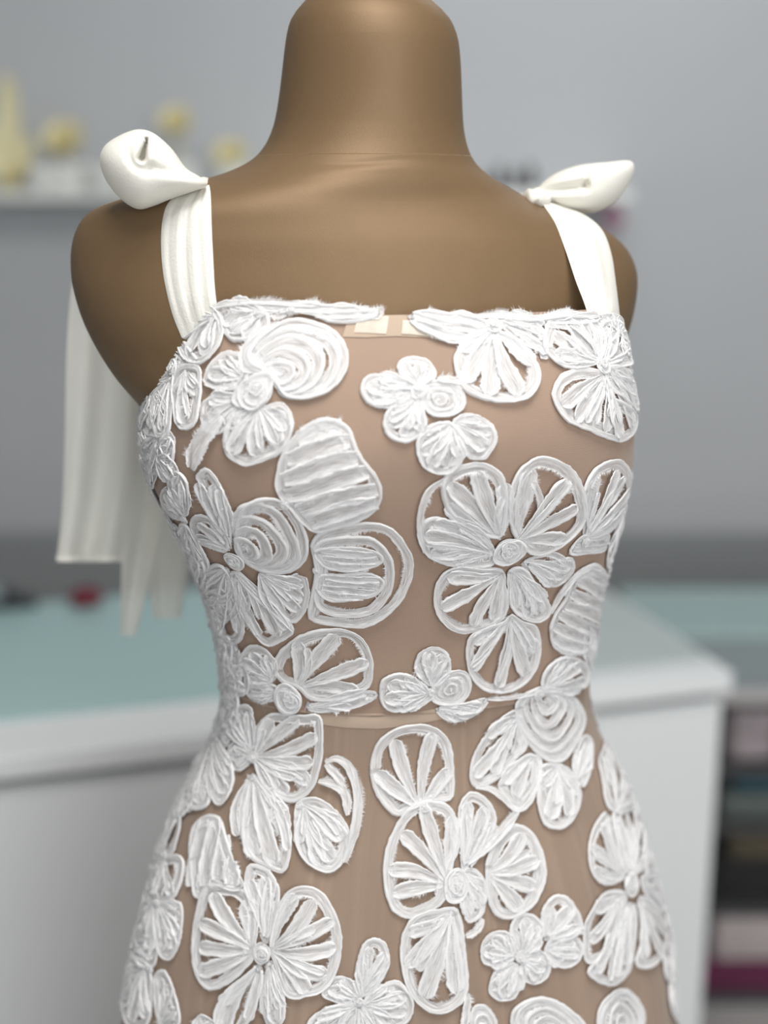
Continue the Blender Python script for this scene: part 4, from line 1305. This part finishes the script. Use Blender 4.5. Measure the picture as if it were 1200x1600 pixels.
zrow = [at(600, y, 0)[2] for y in (560, 680, 800, 920, 1040, 1170, 1300, 1430, 1560, 1700)]
BAG = []
for i, z in enumerate(zrow):
    big = 0.036 if i < 5 else 0.045
    for t in (1.95, 2.6, -3.0, -2.35, -1.85):
        free_flower(t + (0.2 if i % 2 else -0.05), z + rng.normal(0, 0.004), big * rng.uniform(0.85, 1.0), int(rng.integers(5, 7)), BAG)
off_, FF = 0, []
for P, F_, u_, k_ in BAG:
    FF += [[i + off_ for i in f] for f in F_]
    off_ += len(P)
o = mesh_obj('back_flowers', np.concatenate([b_[0] for b_ in BAG]), FF, M_CHIF, dress, ROOT, uv=np.concatenate([b_[2] for b_ in BAG]), fold=np.concatenate([b_[3] for b_ in BAG]))
o['kind'] = 'stuff'
for t, y, s in ((-1.62, 740, .030), (-1.65, 860, .030), (-1.60, 960, .028), (-1.62, 1060, .028), (-1.75, 1130, .032), (1.72, 700, .026), (1.65, 800, .026), (1.68, 1120, .028), (1.62, 1390, .032), (-1.6, 1330, .034), (-1.62, 1480, .036), (-1.6, 1600, .036), (1.6, 1560, .034), (-1.38, 800, .018), (-1.42, 690, .02), (-1.45, 905, .02), (-1.35, 1000, .016), (-1.4, 1095, .018), (-1.5, 1200, .024), (1.45, 760, .016), (1.45, 900, .018), (1.42, 1000, .017), (1.5, 1250, .022), (1.48, 1480, .022)):
    free_flower(t, at(600, y, 0)[2], s, 5)


# ------------------------------------------------------------------ shoulder ties
def cast_strip(name, left, right, off, parent, pleats=5, n=40, m=25, ph=0.0, material=None, low=0.1):
    """a pleated strap lying on the dress form, between two edges given from the neckline up"""
    l, _ = catmull(left, False, n); r, _ = catmull(right, False, n)
    u = np.linspace(0, 1, m)
    G = np.zeros((n, m, 3)); D = np.zeros((n, m)); R_ = np.zeros((n, m, 3))
    for i in range(n):
        for j in range(m):
            x, y = l[i] * (1 - u[j]) + r[i] * u[j]
            d = ray(x, y); R_[i, j] = d
            cand = [np.linalg.norm(np.array(q[0]) - CAM) for q in (b_.ray_cast(Vector(CAM), Vector(d)) for b_ in (BVH_FORM, BVH_BODICE)) if q[0] is not None]
            D[i, j] = min(cand) if cand else (D[i - 1, j] + 0.4 * (D[i - 1, j] - D[i - 2, j]) if i > 1 else 0.9)
    for i in range(1, n):
        D[i] = np.clip(D[i], D[i - 1] - 0.004, D[i - 1] + 0.0038)
    # the strap bridges hollows instead of following every step
    D0 = D.copy()
    for it in range(220):
        E = D.copy()
        E[1:-1] = (D[:-2] + D[1:-1] + D[2:]) / 3
        E[:, 1:-1] = (E[:, :-2] + 2 * E[:, 1:-1] + E[:, 2:]) / 4
        D = np.minimum(E, D0)
    for i in range(n):
        v = i / n
        for j in range(m):
            e = math.sin(math.pi * u[j]) ** 0.5
            pl = math.sin(2 * math.pi * (pleats * u[j] + 0.22 * math.sin(5 * u[j] + 2.5 * v + ph))) + 0.5 * math.sin(2 * math.pi * (pleats * 2.3 * u[j] + 0.3 * math.sin(4 * v + ph)) + 1)
            lo_ = min(1.0, low + i / 9)
            G[i, j] = CAM + R_[i, j] * (D[i, j] - (off * e + 0.0009 * pl * e) * lo_ - 0.0006)
    return mesh_obj(name, G.reshape(-1, 3), grid_faces(n, m), material or M_SATIN, parent, ROOT), G


def inflated(name, outline, Y0, thick, parent, carve, back=0.6, n=60, m=26, tiltx=0.0):
    """puffed ribbon loop: silhouette at depth Y0, bulging to the front and the back, creased by carve()"""
    c, _ = catmull(outline, True, n)
    cen = c.mean(0)
    rad = np.concatenate([np.linspace(0, 0.85, m - 8), np.linspace(0.88, 1.0, 8)])
    V = []
    F = []
    for side in (1, -1):
        base = len(V)
        for k, s in enumerate(rad):
            for p in c:
                x, y = cen + (p - cen) * s
                bulge = thick * math.sqrt(max(0.0, 1 - s ** 2.6)) * (1 if side > 0 else back)
                d = -bulge * side
                if side > 0:
                    d += carve(x, y) * (1 - s ** 6)
                V.append(at(x, y, Y0 + d + tiltx * (x - cen[0])))
        f = grid_faces(m, n, wrap=True, off=base)
        F += f if side > 0 else [q[::-1] for q in f]
    return mesh_obj(name, V, F, M_SATIN, parent, ROOT)


def hanging(name, rows, parent, waves=2.5, amp=0.006, n=46, m=22, ph=0.0):
    """cloth tail hanging free: rows of (y, left x, right x, depth)"""
    rows = np.array(rows, float)
    ys = np.linspace(rows[0, 0], rows[-1, 0], n)
    V = []
    for i, y in enumerate(ys):
        l, r, d = (pchip(rows[:, 0], rows[:, k], np.array([y]))[0] for k in (1, 2, 3))
        for j in range(m):
            u = j / (m - 1)
            V.append(at(l + (r - l) * u, y, d + amp * math.sin(2 * math.pi * waves * u + ph + y * 0.004) * (0.5 + 0.5 * i / n) + 0.01 * u))
    return mesh_obj(name, V, grid_faces(n, m), M_SHEER, parent, ROOT)


# left tie
strap, G = cast_strip('shoulder_strap', [(284, 528), (269, 490), (257, 440), (252, 395), (253, 350), (262, 318), (284, 298), (304, 289)], [(344, 502), (338, 470), (335, 440), (333, 400), (331, 360), (330, 325), (329, 302), (327, 289)], 0.003, dress, 4)
knotp = at(318, 289, 0.005)


def slit(x, y):
    # teardrop opening of the rolled loop
    a, b = np.array([231.0, 212.0]), np.array([222.0, 246.0])
    d = b - a
    t = np.clip(((np.array([x, y]) - a) @ d) / (d @ d), 0, 1)
    q = a + d * t
    dist = math.hypot(x - q[0], y - q[1])
    w = 1.2 + 5.0 * t
    v = 0.026 * math.exp(-(dist / w) ** 3)
    # soft fold running from the opening to the knot
    a2, b2 = np.array([235.0, 262.0]), np.array([315.0, 283.0])
    d2 = b2 - a2
    t2 = np.clip(((np.array([x, y]) - a2) @ d2) / (d2 @ d2), 0, 1)
    q2 = a2 + d2 * t2
    dist2 = math.hypot(x - q2[0], y - q2[1])
    v += 0.003 * math.exp(-(dist2 / 9.0) ** 2)
    # rolled rim round the opening
    v += 0.0022 * math.exp(-((math.hypot((x - 226) / 0.8, (y - 232)) - 33) / 8) ** 2) * (1 if y > 232 else max(0, 1 - (232 - y) / 20)) * (1 if x < 235 else max(0, 1 - (x - 235) / 20))
    return v


inflated('bow_loop', [(324, 290), (312, 276), (290, 262), (268, 232), (240, 208), (216, 202), (190, 210), (165, 226), (156, 246), (160, 270), (172, 292), (192, 314), (216, 327), (240, 322), (270, 310), (300, 300)], -0.055, 0.030, strap, slit, n=84, m=44)
b = bmesh.new()
bmesh.ops.create_icosphere(b, subdivisions=3, radius=1)
for v in b.verts:
    v.co = Vector((v.co.x * 0.010, v.co.y * 0.035, v.co.z * 0.007)) * (1 + 0.10 * math.sin(v.co.x * 9 + v.co.z * 5)) + Vector((knotp[0] - ROOT[0], knotp[1] - 0.02, knotp[2] - 0.002))
bm_obj('bow_knot', b, M_SATIN, strap, True)
t1 = hanging('bow_tail', [(296, 225, 300, .02), (330, 190, 290, .06), (380, 140, 260, .085), (440, 113, 215, .095), (560, 104, 222, .10), (700, 101, 218, .10), (800, 97, 204, .10), (876, 88, 192, .10)], strap, 1.6, 0.008)
hm = hanging('hem', [(869, 88, 193, .096), (873, 88, 193, .0955), (878, 89, 192, .096)], t1, 1.6, 0.008, n=6)
hanging('bow_tail', [(300, 260, 310, .03), (420, 220, 320, .11), (640, 196, 262, .12), (800, 192, 262, .12), (900, 190, 238, .12), (993, 188, 212, .12)], strap, 1.2, 0.006, ph=1.0)
hanging('bow_tail', [(300, 270, 316, .03), (420, 240, 330, .125), (640, 215, 315, .14), (850, 226, 300, .14), (966, 240, 283, .14)], strap, 1.0, 0.006, ph=2.2)

# right tie
strap2, G2 = cast_strip('shoulder_strap', [(925, 520), (915, 480), (900, 440), (885, 395), (868, 350), (850, 322), (842, 312)], [(972, 522), (967, 480), (962, 440), (955, 395), (940, 358), (912, 335), (880, 322)], 0.003, dress, 2, ph=1.5, low=0.8)


def fold_right(x, y):
    a2, b2 = np.array([845.0, 300.0]), np.array([912.0, 290.0])
    d2 = b2 - a2
    t2 = np.clip(((np.array([x, y]) - a2) @ d2) / (d2 @ d2), 0, 1)
    q2 = a2 + d2 * t2
    v = 0.007 * math.exp(-(math.hypot(x - q2[0], y - q2[1]) / 8.0) ** 2)
    a3, b3 = np.array([912.0, 290.0]), np.array([918.0, 262.0])
    d3 = b3 - a3
    t3 = np.clip(((np.array([x, y]) - a3) @ d3) / (d3 @ d3), 0, 1)
    q3 = a3 + d3 * t3
    v += 0.004 * math.exp(-(math.hypot(x - q3[0], y - q3[1]) / 6.0) ** 2)
    return v


inflated('bow_loop', [(832, 308), (845, 288), (870, 270), (905, 258), (950, 253), (984, 251), (991, 264), (980, 292), (958, 318), (925, 333), (890, 331), (855, 320)], 0.045, 0.026, strap2, fold_right, n=64, m=34)
inflated('bow_loop', [(834, 308), (815, 302), (790, 299), (765, 292), (772, 305), (795, 314), (820, 318)], 0.05, 0.010, strap2, lambda x, y: 0.0, n=40, m=18)
kp = at(836, 309, 0.03)
b = bmesh.new()
bmesh.ops.create_icosphere(b, subdivisions=3, radius=1)
for v in b.verts:
    v.co = Vector((v.co.x * 0.010, v.co.y * 0.024, v.co.z * 0.008)) * (1 + 0.1 * math.sin(v.co.x * 9)) + Vector((kp[0] - ROOT[0], kp[1], kp[2] - 0.001))
bm_obj('bow_knot', b, M_SATIN, strap2, True)
hanging('bow_tail', [(312, 800, 870, .06), (400, 800, 900, .11), (600, 780, 880, .12), (850, 790, 880, .12)], strap2, 1.4, 0.006)

# back halves of the two straps, from the knots down the back to the bodice
for kx, st in ((at(315, 288, 0.02)[0], strap), (at(846, 312, 0.03)[0], strap2)):
    n, m = 24, 11
    G = np.zeros((n, m, 3))
    for i, z in enumerate(np.linspace(SZ - 0.012, ZN - 0.045, n)):
        for j in range(m):
            x = kx + (j / (m - 1) - 0.5) * 0.036
            r = BVH_FORM.ray_cast(Vector((x, 0.6, z)), Vector((0, -1, 0)))
            G[i, j] = (np.array(r[0]) if r[0] is not None else np.array([x, 0.03, z])) + np.array([0, 0.003 + 0.001 * math.sin(j * 2.5), 0])
    mesh_obj('back_strap', G.reshape(-1, 3), grid_faces(n, m), M_SATIN, st, ROOT)

print('petals', n_petals, 'objects', len(bpy.data.objects), 'tris', sum(len(o.data.loops) - 2 * len(o.data.polygons) for o in bpy.data.objects if o.type == 'MESH'))
